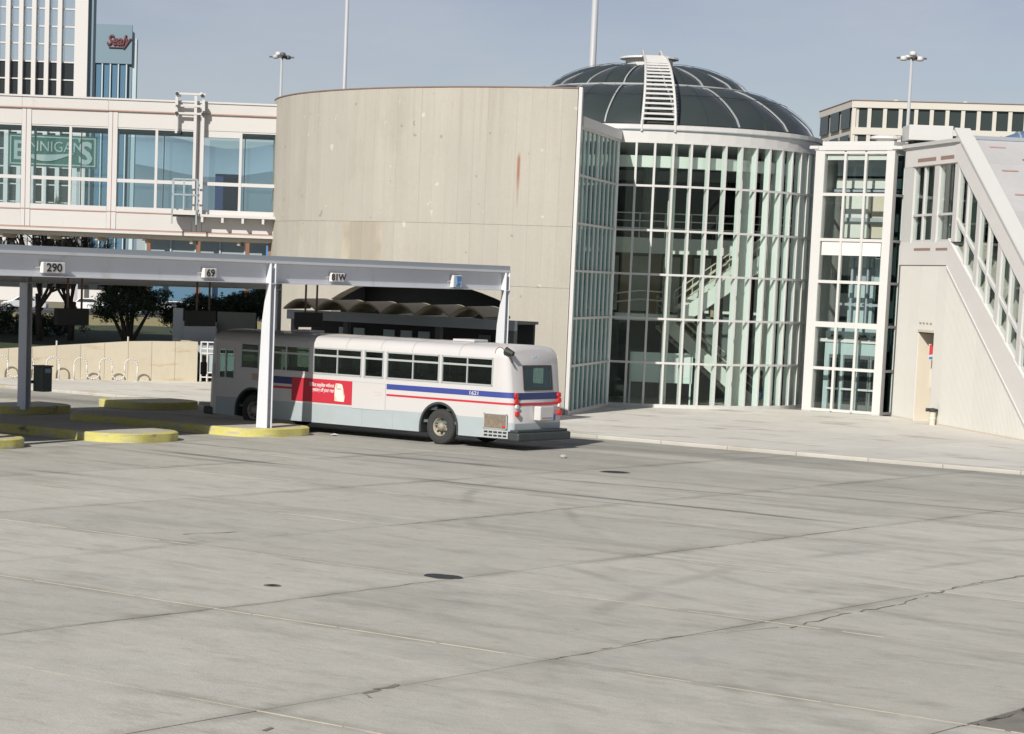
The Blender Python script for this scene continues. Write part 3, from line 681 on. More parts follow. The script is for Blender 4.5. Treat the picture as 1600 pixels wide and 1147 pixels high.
# end caps
def slant(z, amt): return amt*max(0, z-1.0)
def cap(rings, amt, front, m_, name, zlo=.33, windows=None):
    full = [(-HW, zlo), (-HW, ZS), (-HW, 1.6)]+roofprof()+[(HW, 1.6), (HW, ZS), (HW, zlo)]
    mb = MB(); n = len(full)
    for j, (s_, ky, dz) in enumerate(rings):
        w_ = 1-s_/.55
        for y, z in full:
            zz = z+dz*max(0, (z-2.3)/.7); ss = s_+slant(zz, amt)*w_
            mb.v.append(tuple(bp(LB-ss if front else ss, y*ky, zz)))
    for j in range(len(rings)-1):
        for k in range(n-1): mb.f.append((j*n+k, j*n+k+1, (j+1)*n+k+1, (j+1)*n+k))
    e = (len(rings)-1)*n
    for k in range(n//2): 
        a, b, c, d = e+k, e+k+1, e+n-2-k, e+n-1-k
        if k == 2 and windows:
            y0_, y1_, z0_, z1_ = windows; s_e, ky_e, _ = rings[-1]; w_e = 1-s_e/.55; base_ = len(mb.v)
            for (y_, z_) in ((y0_, z0_), (y1_, z0_), (y1_, z1_), (y0_, z1_)):
                ss = s_e+slant(z_, amt)*w_e; mb.v.append(tuple(bp(LB-ss if front else ss, y_, z_)))
            w0, w1, w2, w3 = base_, base_+1, base_+2, base_+3
            mb.f += [(a, d, w1, w0), (d, c, w2, w1), (c, b, w3, w2), (b, a, w0, w3)]; continue
        if b < c: mb.f.append((a, b, c, d))
        elif b == c: mb.f.append((a, b, d))
    return build(name, mb, m_, bus, smooth=False)
rr_ = [(.55, 1, 0), (.42, .998, 0), (.30, .985, -.01), (.20, .965, -.03), (.12, .94, -.06), (.06, .91, -.10), (.02, .87, -.15)]
rc_ = cap(rr_, .13, False, 'busw', 'rear_cap', zlo=.55, windows=(-.57, .74, 1.79, 2.40))
fc_ = cap(rr_, .05, True, 'busw', 'nose', windows=(-1.0, 1.0, 1.66, 2.45))
for o in (rc_, fc_):
    for p in o.data.polygons: p.use_smooth = True
    mod = o.modifiers.new('es', 'EDGE_SPLIT'); mod.split_angle = radians(40)
def outline(s_from, s_to_y, off=.005):
    """plan polyline of the near side going to the tail, pushed out by off"""
    P = [(s_from, HW+off)]
    for s_, ky, _ in rr_:
        if s_ < s_from: P.append((s_-off*(1-ky)*6, HW*ky+off*.9))
    return P
def band(s0, y_end, z0, z1, m_, name, rear=False, off=.005):
    mb = MB(); P = outline(s0, 0, off) if not rear else []
    if not rear: pts = [(s_, -y) for s_, y in P]
    else: pts = [(.02-off, -HW*.87), (.02-off, HW*.87)]
    for (sa, ya), (sb, yb) in zip(pts, pts[1:]):
        q = []
        for (s_, y_) in ((sa, ya), (sb, yb)):
            w_ = max(0, 1-s_/.55)
            for z in (z0, z1): q.append(bp(s_+slant(z, .13)*w_, y_, z))
        mb.add(q, [(0, 1, 3, 2)])
    return build(name, mb, m_, bus)
band(4.68, 0, 1.515, 1.675, 'blue', 'blue_stripe'); band(4.68, 0, 1.315, 1.375, 'red', 'red_stripe')
band(0, 0, 1.47, 1.665, 'navy', 'blue_stripe', True); band(0, 0, 1.30, 1.375, 'red', 'red_stripe', True)  # tail stripe is the same blue, with its shade painted in
band(.5, 0, .56, .80, 'busgrey', 'skirt'); band(0, 0, .56, .78, 'busgrey', 'skirt', True)
def side(name, s0, s1, z0, z1, m_, off=.006, th=.01, parent=None, **k):
    a = bp(s1, -HW-off, z0); return build(name, MB().box(RX-s1, RX-s0, YC-HW-off, YC-HW-off+th, z0, z1), m_, parent or bus, **k)
side('blue_stripe', 8.45, 9.3, 1.45, 1.67, 'navy'); side('red_stripe', 8.45, 9.6, 1.30, 1.37, 'red')  # navy holds the canopy shade on this stretch of blue stripe
side('blue_stripe', 8.46, 8.455, 1.45, 1.67, 'navy') if 0 else None
side('notice', 9.42, 10.12, 1.49, 1.70, 'tan')
# advert
ad = build('advert', MB().box(RX-8.44, RX-6.02, YC-HW-.016, YC-HW-.001, .955, 1.675), 'adred', bus)
text('advert_text', 'Office supplies without', .17, (RX-7.22, YC-HW-.0165, 1.50), (1, 0, 0), (0, 0, 1), 'pwhite', ad, sx=.62, bold=.003)
text('advert_text', 'getting off your rear', .17, (RX-7.15, YC-HW-.0165, 1.345), (1, 0, 0), (0, 0, 1), 'pwhite', ad, sx=.62, bold=.003)
build('advert_picture', MB().ext([(RX-6.70, YC-HW-.017, 1.04), (RX-6.32, YC-HW-.017, 1.03), (RX-6.29, YC-HW-.017, 1.2), (RX-6.40, YC-HW-.017, 1.54), (RX-6.46, YC-HW-.017, 1.57), (RX-6.66, YC-HW-.017, 1.58), (RX-6.69, YC-HW-.017, 1.50)], (0, -.006, 0)), 'adpic', ad)
text('advert_text', 'Staples', .07, (RX-6.53, YC-HW-.025, 1.42), (1, 0, 0), (0, 0, 1), 'pred', ad)
# access panel to the right of the advert
ap = build('access_panel', MB().box(RX-6.0, RX-4.72, YC-HW-.008, YC-HW-.001, .87, 1.665), 'busw', bus, bevel=.003)
sm_ = MB()
for (a, b, c, d) in ((6.0, 4.72, 1.665, 1.672), (6.0, 4.72, .864, .87), (4.72, 4.712, .864, 1.672)): sm_.box(RX-a, RX-b, YC-HW-.010, YC-HW-.001, c, d)
build('panel_seam', sm_, 'asphwall', bus)
text('faint_lettering', 'ride the', .10, (RX-5.45, YC-HW-.009, 1.38), (1, 0, 0), (0, 0, 1), 'pfaint', ap, thick=.003) if 0 else None
el = MB(); pp = [V3((RX-5.02+.13*cos(2*pi*i/20), YC-HW-.011, 1.37+.05*sin(2*pi*i/20))) for i in range(21)]
el.path(pp, .007, n=5); build('faint_oval_mark', el, 'pfaint', ap)
side('faint_line_mark', 5.18, 5.85, 1.385, 1.40, 'pfaint', off=.010)
for sx in (4.4, 3.4, 1.95, 7.9, 5.6): side('skirt_seam', sx, sx+.012, .34, .895, 'asphwall', off=.003, th=.004)
tx = text('fleet_number', '1621', .15, (RX-1.40, YC-HW-.011, 1.59), (1, 0, 0), (0, 0, 1), 'pwhite', bus, sx=1.3, bold=.001)
# windows
def window(s0, s1, z0, z1, sg, split=True, mid=True):
    fr = MB(); y = sg*HW; o = sg*.022
    def b_(a, b, c, d, pr=.016):
        ya, yb = sorted((YC+y-sg*.05, YC+y+sg*pr)); fr.box(RX-b, RX-a, ya, yb, c, d)
    t = .035
    b_(s0-t, s0+.012, z0-t, z1+t); b_(s1-.012, s1+t, z0-t, z1+t); b_(s0, s1, z0-t, z0+.012); b_(s0, s1, z1-.012, z1+t)
    if split: b_(s0, s1, 2.375, 2.43, .012)
    if mid: m_ = (s0+s1)/2; b_(m_-.02, m_+.02, z0, z1, .010)
    f = build('side_window', fr, 'frame', bus, origin=bp((s0+s1)/2, y, z0))
    pn = MB(); ya, yb = sorted((YC+y-sg*.030, YC+y-sg*.024)); pn.box(RX-s1, RX-s0, ya, yb, z0, z1)
    build('pane', pn, 'gl_bus', f)
    rb = MB()
    return f
for (a, b) in wins:
    for sg in (-1, 1): window(a, b, WZ0, WZ1, sg, True, (b-a) > 1)
for sg in (-1, 1): window(*drv, 1.50, 2.40, sg, False, True)
# interior
build('floor', MB().box(RX-LB+.5, RX-.5, YC-1.2, YC+1.2, .62, .70), 'businner', bus)
build('ceiling', MB().box(RX-LB+.5, RX-.5, YC-1.1, YC+1.1, 2.70, 2.74), 'businner', bus)
build('tail_bulkhead', MB().box(RX-.62, RX-.58, YC-1.2, YC+1.2, .7, 1.72), 'businner', bus)
for k in range(10):
    s_ = 1.1+k*.86
    if s_ > 9.6: break
    for y_ in (-.78, .78): build('seat', MB().box(RX-s_-.08, RX-s_, YC+y_-.44, YC+y_+.44, 1.0, 1.95).box(RX-s_-.5, RX-s_-.08, YC+y_-.44, YC+y_+.44, 1.0, 1.15), 'seat', bus)
for s_ in (3.1, 5.6, 8.2, 10.6): build('grab_pole', MB().tube(bp(s_, -.3, .7), bp(s_, -.3, 2.7), .02), 'frame', bus)
# grilles
side('battery_grille', .17+.02, .98, .60+.33, 1.32 if 0 else .90, 'mesh') if 0 else None
gr = side('radiator_grille', .20, .98, .62, 1.02, 'mesh', off=.010)
fr_ = MB(); 
for (a, b, c, d) in ((.17, 1.01, 1.02, 1.045), (.17, 1.01, .60, .62), (.17, .20, .6, 1.045), (.98, 1.01, .6, 1.045)): fr_.box(RX-b, RX-a, YC-HW-.02, YC-HW, c, d)
build('grille_frame', fr_, 'frame', gr)
build('marker_lamp', MB().box(RX-.32, RX-.20, YC-HW-.03, YC-HW-.01, .66, .71), 'lampred', gr)
lv = side('louvre_panel', .12, 1.08, .34, .58, 'frame', off=.008)
for z in (.38, .48):
    for k in range(5): build('louvre_slot', MB().box(RX-.98+k*.17, RX-.98+k*.17+.13, YC-HW-.012, YC-HW-.0085, z, z+.055), 'pblack', lv)
# rear equipment
def rp(y, z, off=0): return V3((RX-.02-slant(z, .13)+off, YC+y, z))
def rear(name, y0, y1, z0, z1, m_, t0=.003, t1=.02, parent=None, r=.0, **k):
    pts = []
    if r:
        for (cy, cz, a) in ((y1-r, z1-r, 0), (y0+r, z1-r, 90), (y0+r, z0+r, 180), (y1-r, z0+r, 270)):
            for i in range(5): q = radians(a+90*i/4); pts.append((cy+r*cos(q), cz+r*sin(q)))
    else: pts = [(y1, z1), (y0, z1), (y0, z0), (y1, z0)]
    return build(name, MB().ext([rp(y, z, t0) for y, z in pts], (t1-t0, 0, 0)), m_, parent or bus, **k)
rw_ = None
sl = MB()
for (a0_, a1_, b0_, b1_) in ((-.64, .81, 2.38, 2.46), (-.64, .81, 1.73, 1.81), (-.64, -.55, 1.80, 2.39), (.72, .81, 1.80, 2.39)): sl.ext([rp(a1_, b1_, .002), rp(a0_, b1_, .002), rp(a0_, b0_, .002), rp(a1_, b0_, .002)], (.024, 0, 0))
rw_ = build('rear_window_seal', sl, 'rubberseal', bus)
rear('rear_pane', -.60, .77, 1.76, 2.43, 'gl_rear', t0=.004, t1=.010, parent=rw_, r=.08)
text('fleet_number', '1621', .17, rp(.05, 2.66, .01), (0, 1, 0), (0, 0, 1), 'plblue', bus, sx=1.15, bold=0)
for i in range(3): build('clearance_lamp', MB().box(RX-.40, RX-.32, YC-.25+i*.2, YC-.13+i*.2, 2.86, 2.94), 'lampred', bus)
for y_ in (-1.06, 1.10):
    for (z, m_) in ((1.58, 'lampred'), (1.42, 'lampred'), (1.27, 'lampclear'), (1.06, 'lampred')):
        c = rp(y_, z); build('tail_lamp', MB().disc(c+V3((.02, 0, 0)), .085 if m_ == 'lampred' else .06, (1, 0, 0), .07, 16), m_, bus)
build('air_conditioner', MB().box(RX-.02, RX+.22, YC-.22, YC+.47, .86, 1.28), 'busw', bus, bevel=.03)
for k in range(6): build('vent_slot', MB().box(RX+.221, RX+.224, YC-.1+k*.09, YC-.05+k*.09, .92, .95), 'pblack', bus)
build('number_plate', MB().box(RX+.0, RX+.012, YC+.62, YC+.86, .84, 1.02), 'pblue', bus)
build('bumper', MB().box(RX-.45, RX+.25, YC-HW+.02, YC+HW+.05, .28, .52), 'bumper', bus, bevel=.05)
build('bumper_top', MB().box(RX-.3, RX+.16, YC-HW+.08, YC+HW-.02, .521, .60), 'bumper', bus, bevel=.02)
build('nose_bumper', MB().box(RX-LB-.18, RX-LB+.3, YC-HW+.03, YC+HW-.03, .3, .55), 'bumper', bus, bevel=.05)
build('windscreen', MB().add([bp(LB-.035, -1.05, 1.6), bp(LB-.035, 1.05, 1.6), bp(LB-.08, 1.05, 2.5), bp(LB-.08, -1.05, 2.5)], [(0, 1, 2, 3)]), 'gl_rear', bus)
for y_ in (-.95, .95): build('headlight', MB().disc(bp(LB+.0, y_, .85), .1, (1, 0, 0), .06), 'lampclear', bus)
mr = build('mirror', MB().box(RX-LB-.12, RX-LB+.02, YC-HW-.22, YC-HW-.02, 1.55, 1.95), 'dark', bus, bevel=.03)
# round ring and dark horn on the tail corner
hp = bp(.55, -HW+.10, 2.80)
ring = [hp+V3((.17*cos(2*pi*i/20), -.06, .17*sin(2*pi*i/20))) for i in range(21)]
build('round_cover', MB().disc(hp+V3((0, -.045, 0)), .155, (0, 1, 0), .05, 20), 'pwhite', bus)
build('cover_ring', MB().path(ring, .012, n=6), 'rustcol', bus)
build('exhaust_horn', MB().tube(hp+V3((.20, -.06, .08)), hp+V3((.46, -.04, .0)), .12, .07, n=12).tube(hp+V3((.3, -.03, -.05)), hp+V3((.42, -.02, -.26)), .035, .03), 'dark', bus)
build('underbody', MB().box(RX-LB+1.0, RX-.5, YC-.95, YC+.95, .30, .61), 'dark', bus)
# wheels
def wheel(s_, y_, sg):
    c = bp(s_, y_, .525); out = V3((0, sg, 0))
    prof_ = [(.28, -.14), (.40, -.15), (.49, -.13), (.525, -.08), (.525, .08), (.49, .13), (.40, .15), (.28, .14)]
    mb = MB(); n = 28
    for i in range(n):
        a = 2*pi*i/n
        for r_, d_ in prof_: mb.v.append(tuple(c+V3((r_*cos(a), d_, r_*sin(a)))))
    k = len(prof_)
    for i in range(n):
        for q in range(k): mb.f.append((i*k+q, ((i+1) % n)*k+q, ((i+1) % n)*k+(q+1) % k, i*k+(q+1) % k))
    t = build('wheel', mb, 'rubber', bus, origin=c, smooth=False)
    r = MB(); prof2 = [(.29, .10), (.27, .12), (.25, .04), (.14, -.02), (.13, .10), (.09, .15), (0.001, .16)]
    for i in range(n):
        a = 2*pi*i/n
        for r_, d_ in prof2: r.v.append(tuple(c+V3((r_*cos(a), d_*sg, r_*sin(a)))))
    k = len(prof2)
    for i in range(n):
        for q in range(k-1): r.f.append((i*k+q, ((i+1) % n)*k+q, ((i+1) % n)*k+q+1, i*k+q+1))
    build('rim', r, 'rim', t, smooth=True)
    hl = MB()
    for i in range(8):
        a = 2*pi*i/8; hl.disc(c+V3((.20*cos(a), sg*.03, .20*sin(a))), .033, (0, 1, 0), .04, 8)
    build('rim_hole', hl, 'pblack', t)
for s_ in SW:
    for sg in (-1, 1): wheel(s_, sg*(HW-.20), sg)
    for sg in (-1, 1):
        am = MB(); n = 20
        for i in range(n):
            q = []
            for a in (pi*i/n-.0, pi*(i+1)/n):
                for (r_, o_) in ((AR, .008), (AR-.065, .012), (AR-.065, -.45)): q.append(bp(s_+r_*cos(a), sg*(HW+o_), AZ+r_*sin(a)))
            am.add(q, [(0, 1, 4, 3), (1, 2, 5, 4)])
        for sx in (-1, 1):
            a_, b_ = sorted((RX-s_-sx*AR, RX-s_-sx*(AR-.065))); ya, yb = sorted((YC+sg*(HW-.3), YC+sg*(HW+.01))); am.box(a_, b_, ya, yb, .34, AZ)
        build('wheel_arch', am, 'rubberseal', bus)

# ================================================================== GLASS ROTUNDA
C = V3((-57.4, 88.62, 0)); R = 7.33
def cp_(r_, deg, z): a = radians(deg); return V3((C.x+r_*cos(a), C.y+r_*sin(a), z))
rot = thing('glass_rotunda', 'round glass rotunda in white frames under a dark ribbed dome', 'rotunda', (C.x, C.y, 0))
ZT = [.07, 1.80, 3.56, 5.31, 7.05, 8.80, 10.52]
B0, BS, NB = -65.4, 5.72, 17
fin_src = build('mullion', MB().frame(C+V3((R, 0, 0)), (1, 0, 0), (0, 1, 0), (0, 0, 1), -.23, .0, -.04, .04, .05, 10.55), 'mull', rot, origin=C)
cap_m = MB().frame(C+V3((R, 0, 0)), (1, 0, 0), (0, 1, 0), (0, 0, 1), .012, .06, -.042, .042, .05, 10.55)
for k in range(NB+1):
    a = radians(B0+BS*k)
    if k == 0: fin_src.rotation_euler.z = a; f_ = fin_src
    else: f_ = inst(fin_src, rot, C, a)
cap_src = build('mullion_cap', cap_m, 'white', rot, origin=C); cap_src.rotation_euler.z = radians(B0)
for k in range(1, NB+1): inst(cap_src, rot, C, radians(B0+BS*k))
for zi, z in enumerate(ZT):
    mb = MB(); h = .085 if zi else .16
    for k in range(NB): mb.bar(cp_(R+.03, B0+BS*k, z), cp_(R+.03, B0+BS*(k+1), z), .075, h)
    build('transom', mb, 'white', rot)
for zi in range(6):
    z0, z1 = ZT[zi]+.04, ZT[zi+1]-.04
    a, b = cp_(R, 0, 0), cp_(R, BS, 0)
    src = build('glass_pane', MB().hexa([cp_(R-.01, .3, z0), cp_(R-.01, BS-.3, z0), cp_(R+.002, BS-.3, z0), cp_(R+.002, .3, z0), cp_(R-.01, .3, z1), cp_(R-.01, BS-.3, z1), cp_(R+.002, BS-.3, z1), cp_(R+.002, .3, z1)]), 'gl_rot', rot, origin=C)
    src.rotation_euler.z = radians(B0)
    for k in range(1, NB): inst(src, rot, C, radians(B0+BS*k+random.uniform(-.05, .05)))
# eave band with gutter lip
ev = MB(); ev.lathe(C, [(R-.25, 10.53), (R+.05, 10.53), (R+.05, 10.98), (R+.12, 11.02), (R+.12, 11.18), (R-.35, 11.24)], 64)
build('eave_band', ev, 'white', rot)
build('gutter_lip', MB().lathe(C, [(R+.06, 10.97), (R+.13, 10.985), (R+.13, 11.012), (R+.06, 11.012)], 64), 'asphwall', rot)
# dome: 16 bulging panels below, 16 above
def dprof(t):   # lower zone, t 0..1 from eave to upper ring
    return (7.10+(4.22-7.10)*t, 11.25+(12.93-11.25)*t)
def uprof(t): return (4.30+(1.0-4.30)*t, 12.98+(13.93-12.98)*t)
def dpanel(prof_, a0, a1, bulge, side_b):
    nu, nv = 10, 10; mb = MB()
    for i in range(nu+1):
        u = i/nu; a = a0+(a1-a0)*u
        for j in range(nv+1):
            v = j/nv; r_, z = prof_(v)
            q = bulge*(sin(pi*v)**.55)+side_b*(sin(pi*v)**.6 if 0 < v < 1 else 0)*sin(pi*u)**.8
            dr, dz = (prof_(1)[1]-prof_(0)[1]), -(prof_(1)[0]-prof_(0)[0]); l = hypot(dr, dz)
            mb.v.append(tuple(cp_(r_+q*dr/l, a, z+q*dz/l)))
    for i in range(nu):
        for j in range(nv): mb.f.append((i*(nv+1)+j, (i+1)*(nv+1)+j, (i+1)*(nv+1)+j+1, i*(nv+1)+j+1))
    return mb
S16 = 22.5; D0 = -70.5
src = build('dome_panel', dpanel(dprof, .25, S16-.25, .26, .17), 'dome', rot, origin=C, smooth=True)
EOFF = D0
# panels are generated around angle 0; rotate each into place
src.rotation_euler.z = radians(D0)
for k in range(1, 16): inst(src, rot, C, radians(D0+S16*k))
src = build('dome_panel', dpanel(uprof, .3, S16-.3, .25, .17), 'dome', rot, origin=C, smooth=True); src.rotation_euler.z = radians(D0)
for k in range(1, 16): inst(src, rot, C, radians(D0+S16*k))
def rib(prof_, bulge, r_, n=10):
    pts = []
    for j in range(n+1):
        v = j/n; rr, z = prof_(v); q = (bulge+.04)*(sin(pi*v)**.55 if 0 < v < 1 else 0); dr, dz = (prof_(1)[1]-prof_(0)[1]), -(prof_(1)[0]-prof_(0)[0]); l = hypot(dr, dz)
        pts.append(cp_(rr+q*dr/l, 0, z+q*dz/l+.02))
    mb = MB()
    for a, b in zip(pts, pts[1:]): mb.bar(a, b, r_, r_*.8)
    return mb
for (pf, bl) in ((dprof, .26), (uprof, .25)):
    s_ = build('dome_rib', rib(pf, bl, .06), 'domefr', rot, origin=C); s_.rotation_euler.z = radians(D0)
    for k in range(1, 16): inst(s_, rot, C, radians(D0+S16*k))
    # thin intermediate bars half way across each panel
    s_ = build('dome_glazing_bar', rib(pf, bl+.165, .016), 'dome', rot, origin=C); s_.rotation_euler.z = radians(D0+S16/2)
    for k in range(1, 16): inst(s_, rot, C, radians(D0+S16*(k+.5)))
build('dome_ring', MB().path([cp_(4.28, 360*i/48, 13.0) for i in range(49)], .055, n=6), 'domefr', rot)
mid_r, mid_z = dprof(.52); qq = .64
build('dome_glazing_bar', MB().path([cp_(5.66+.24, 360*i/64, 12.10+.40) for i in range(65)], .012, n=4), 'dome', rot)
build('lantern', MB().lathe(C, [(1.0, 13.85), (1.0, 14.4)], 24), 'white', rot)
build('lantern_cap', MB().lathe(C, [(0.01, 14.46), (1.22, 14.44), (1.25, 14.36), (.9, 14.34)], 24), 'white', rot)
# ladder arching up the dome
LA = -53.2; la = radians(LA); lo = V3((cos(la), sin(la), 0)); ls = V3((-sin(la), cos(la), 0))
def lad(t, side_):
    # t 0..1 from eave to lantern; curve a little above the panels
    a = t*radians(88)
    rr = 1.15+(R+.05-1.15)*cos(a)**.95; z = 11.35+3.0*sin(a)
    if t > .96: rr *= .9
    hw = .66-.30*t
    return C+lo*rr+ls*side_*hw+V3((0, 0, z))
ld = build('ladder', MB().path([lad(i/16, -1) for i in range(17)], .055, n=6).path([lad(i/16, 1) for i in range(17)], .055, n=6), 'white', rot, origin=lad(0, 0))
for i in range(22):
    t_ = .015+i/21*.95; build('rung', MB().bar(lad(t_, -1), lad(t_, 1), .075, .075), 'white', ld)
for sd_ in (-1, 1): build('ladder_foot', MB().bar(lad(0, sd_), lad(0, sd_)-V3((0, 0, .42)), .09, .09), 'white', ld)
hoop = MB()
for sd_ in (-1, 1): hoop.path([lad(.90, sd_)+V3((0, 0, .0)), lad(.97, sd_)+V3((0, 0, .22)), lad(1, sd_)-lo*.5+V3((0, 0, .25)), lad(1, sd_)-lo*1.0+V3((0, 0, .0))], .05, n=6)
build('ladder_hoop', hoop, 'white', ld)

# side glazing between the concrete wall and the drum
J0, J1 = V3((-51.2, 74.62, 0)), V3((-54.32, 81.89, 0)); jd = (J1-J0).normalized(); jl = (J1-J0).length; jn = V3((-jd.y, jd.x, 0))
if jn.x > 0: jn = -jn   # jn points inside (towards -x)
nbay = 9
for k in range(nbay+1):
    p = J0+jd*jl*k/nbay
    build('mullion', MB().frame(p, jd, jn, (0, 0, 1), -.035, .035, -.05, .30, .05, 10.6), 'mull', rot, origin=p)
for zi, z in enumerate(ZT): build('transom', MB().bar(J0+V3((0, 0, z))-jn*.02, J1+V3((0, 0, z))-jn*.02, .07, .085 if zi else .14), 'white', rot)
for zi in range(6):
    for k in range(nbay):
        p, q = J0+jd*(jl*k/nbay+.04), J0+jd*(jl*(k+1)/nbay-.04)
        if k == 0:
            g = build('glass_pane', MB().hexa([p+V3((0, 0, ZT[zi]+.04)), q+V3((0, 0, ZT[zi]+.04)), q+jn*.012+V3((0, 0, ZT[zi]+.04)), p+jn*.012+V3((0, 0, ZT[zi]+.04)), p+V3((0, 0, ZT[zi+1]-.04)), q+V3((0, 0, ZT[zi+1]-.04)), q+jn*.012+V3((0, 0, ZT[zi+1]-.04)), p+jn*.012+V3((0, 0, ZT[zi+1]-.04))]), 'gl_side', rot, origin=p)
        else: inst(g, rot, p)
build('side_eave', MB().hexa([J0-jn*.15+V3((0, 0, 10.56)), J1-jn*.15+V3((0, 0, 10.56)), J1+jn*.4+V3((0, 0, 10.56)), J0+jn*.4+V3((0, 0, 10.56)), J0-jn*.15+V3((0, 0, 10.92)), J1-jn*.15+V3((0, 0, 10.92)), J1+jn*.4+V3((0, 0, 10.92)), J0+jn*.4+V3((0, 0, 10.92))]), 'white2', rot)
build('corner_post', MB().lathe((J1.x-.05, J1.y, 0), [(.13, .05), (.13, 10.6)], 12), 'mull', rot)
# roof slab between wall and drum, ceilings
poly = [wp(13.7, A0+(A1-A0)*i/14, 10.62) for i in range(15)]+[J0+V3((-.2, 0, 10.62)), J1+V3((-.2, 0, 10.62))]+[cp_(7.05, a, 10.62) for a in range(-60, 200, 12)]
build('flat_roof', MB().ext(poly, (0, 0, .18)), 'in_white', rot)
# interior shell
sb = MB(); n = 30
def arcw(mb, r_, a0, a1, z0, z1, n=24, th=.12):
    for i in range(n):
        a, b = a0+(a1-a0)*i/n, a0+(a1-a0)*(i+1)/n
        mb.hexa([cp_(r_, a, z0), cp_(r_, b, z0), cp_(r_+th, b, z0), cp_(r_+th, a, z0), cp_(r_, a, z1), cp_(r_, b, z1), cp_(r_+th, b, z1), cp_(r_+th, a, z1)])
    return mb
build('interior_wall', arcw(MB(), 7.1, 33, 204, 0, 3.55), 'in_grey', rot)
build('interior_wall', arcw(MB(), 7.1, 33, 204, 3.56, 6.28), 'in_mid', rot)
build('interior_wall', arcw(MB(), 7.1, 33, 204, 6.29, 10.61), 'in_dark', rot)  # dark sheet in place of a deep open hall, its gloom painted on
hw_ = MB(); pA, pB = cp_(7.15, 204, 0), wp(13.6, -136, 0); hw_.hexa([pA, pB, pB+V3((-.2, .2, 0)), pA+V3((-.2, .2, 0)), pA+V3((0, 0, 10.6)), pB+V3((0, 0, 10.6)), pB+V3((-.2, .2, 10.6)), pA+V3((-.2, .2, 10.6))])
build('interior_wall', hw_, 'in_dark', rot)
for a in (60, 82, 100, 118, 140, 160): build('interior_pier', MB().frame(cp_(6.95, a, 3.56), V3((cos(radians(a)), sin(radians(a)), 0)), V3((-sin(radians(a)), cos(radians(a)), 0)), (0, 0, 1), -.12, .14, -.28, .28, 0, 2.72), 'in_tan', rot)
for a in (70, 92, 110, 130, 150, 170): build('interior_panel', MB().frame(cp_(6.97, a, 3.9), V3((cos(radians(a)), sin(radians(a)), 0)), V3((-sin(radians(a)), cos(radians(a)), 0)), (0, 0, 1), -.05, .1, -.62, .62, 0, 2.3), 'in_white', rot)
# second level gallery: slab edge, floor, railing
gE0, gE1 = V3((-58.9, 84.9, 0)), V3((-50.75, 90.0, 0)); gd_ = (gE1-gE0).normalized(); gn = V3((-gd_.y, gd_.x, 0)); gl_ = (gE1-gE0).length
build('gallery_edge', MB().frame(gE0, gd_, gn, (0, 0, 1), 0, gl_, 0, .15, 6.20, 6.84), 'in_white', rot)
build('gallery_floor', MB().frame(gE0, gd_, gn, (0, 0, 1), 0, gl_, .151, 3.2, 6.45, 6.80).frame(gE0, gd_, gn, (0, 0, 1), 1.2, gl_-1.5, 3.2, 6.2, 6.45, 6.80), 'in_grey', rot)
for z in (7.24, 7.54, 7.86): build('gallery_rail', MB().bar(gE0+gn*.08+V3((0, 0, z)), gE1+gn*.08+V3((0, 0, z)), .045, .045), 'in_white', rot)
for i in range(10): q_ = gE0+gd_*gl_*i/9+gn*.08; build('gallery_baluster', MB().bar(q_+V3((0, 0, 6.84)), q_+V3((0, 0, 7.88)), .04, .04), 'in_white', rot)
for k in range(7):
    l_ = .3+k*1.32; build('interior_panel', MB().frame(gE0, gd_, gn, (0, 0, 1), l_, l_+.72, 3.3, 3.4, 3.75, 6.1), 'in_white', rot); build('interior_pier', MB().frame(gE0, gd_, gn, (0, 0, 1), l_+.80, l_+1.22, 3.25, 3.5, 3.6, 6.4), 'in_tan', rot)
build('interior_wall', MB().frame(gE0, gd_, gn, (0, 0, 1), .2, gl_-.8, 3.51, 3.6, 0, 6.44), 'in_grey', rot)
# ground floor, columns
build('floor', MB().ext([cp_(7.3, a, -.05) for a in range(0, 360, 10)], (0, 0, .055)), 'in_mid', rot)
build('upper_ring_beam', MB().lathe(C, [(6.5, 9.55), (6.9, 9.55), (6.9, 10.0), (6.5, 10.0), (6.5, 9.55)], 48), 'in_white', rot)
for (r_, a, rad) in ((6.55, -17.7, .30), (6.85, -4.5, .26), (5.2, -44.0, .15), (5.8, 120, .3), (5.8, 170, .3), (5.8, 70, .3)):
    c = cp_(r_, a, 0); build('round_column', MB().lathe(c, [(rad, 0), (rad, 10.6)], 20), 'in_white', rot, smooth=True)
# staircase
def flight(p, q, wdt, name='stair_flight'):
    p, q = V3(p), V3(q); d = V3((q.x-p.x, q.y-p.y, 0)); Lh = d.length; d.normalize(); sd_ = V3((-d.y, d.x, 0)); n = int(abs(q.z-p.z)/.17)
    st = MB()
    for sgn in (-1, 1):
        o = sd_*sgn*wdt/2; up_ = V3((0, 0, .28)); dn = V3((0, 0, -.42)); st.ext([p+o+up_, q+o+up_, q+o+dn, p+o+dn], sd_*.06*sgn)
    s_ = build(name, st, 'in_white', rot, origin=p)
    tr = MB()
    for i in range(n): a = p+d*Lh*i/n+V3((0, 0, (q.z-p.z)*(i+.5)/n)); tr.frame(a, d, sd_, (0, 0, 1), 0, Lh/n, -wdt/2+.01, wdt/2-.01, -.2, 0)
    build('treads', tr, 'in_mid', s_, kind='stuff')
    for sgn in (-1, 1):
        o = sd_*sgn*wdt/2; hr = MB()
        for h_ in (.62, .95): hr.bar(p+o+V3((0, 0, h_)), q+o+V3((0, 0, h_)), .04, .04)
        for i in range(6): a = p+(q-p)*i/5+o; hr.bar(a+V3((0, 0, .25)), a+V3((0, 0, .95)), .03, .03)
        build('handrail', hr, 'cream', s_)
    return s_
flight((-51.1, 88.75, 6.45), (-53.7, 85.95, 3.7), 1.35)
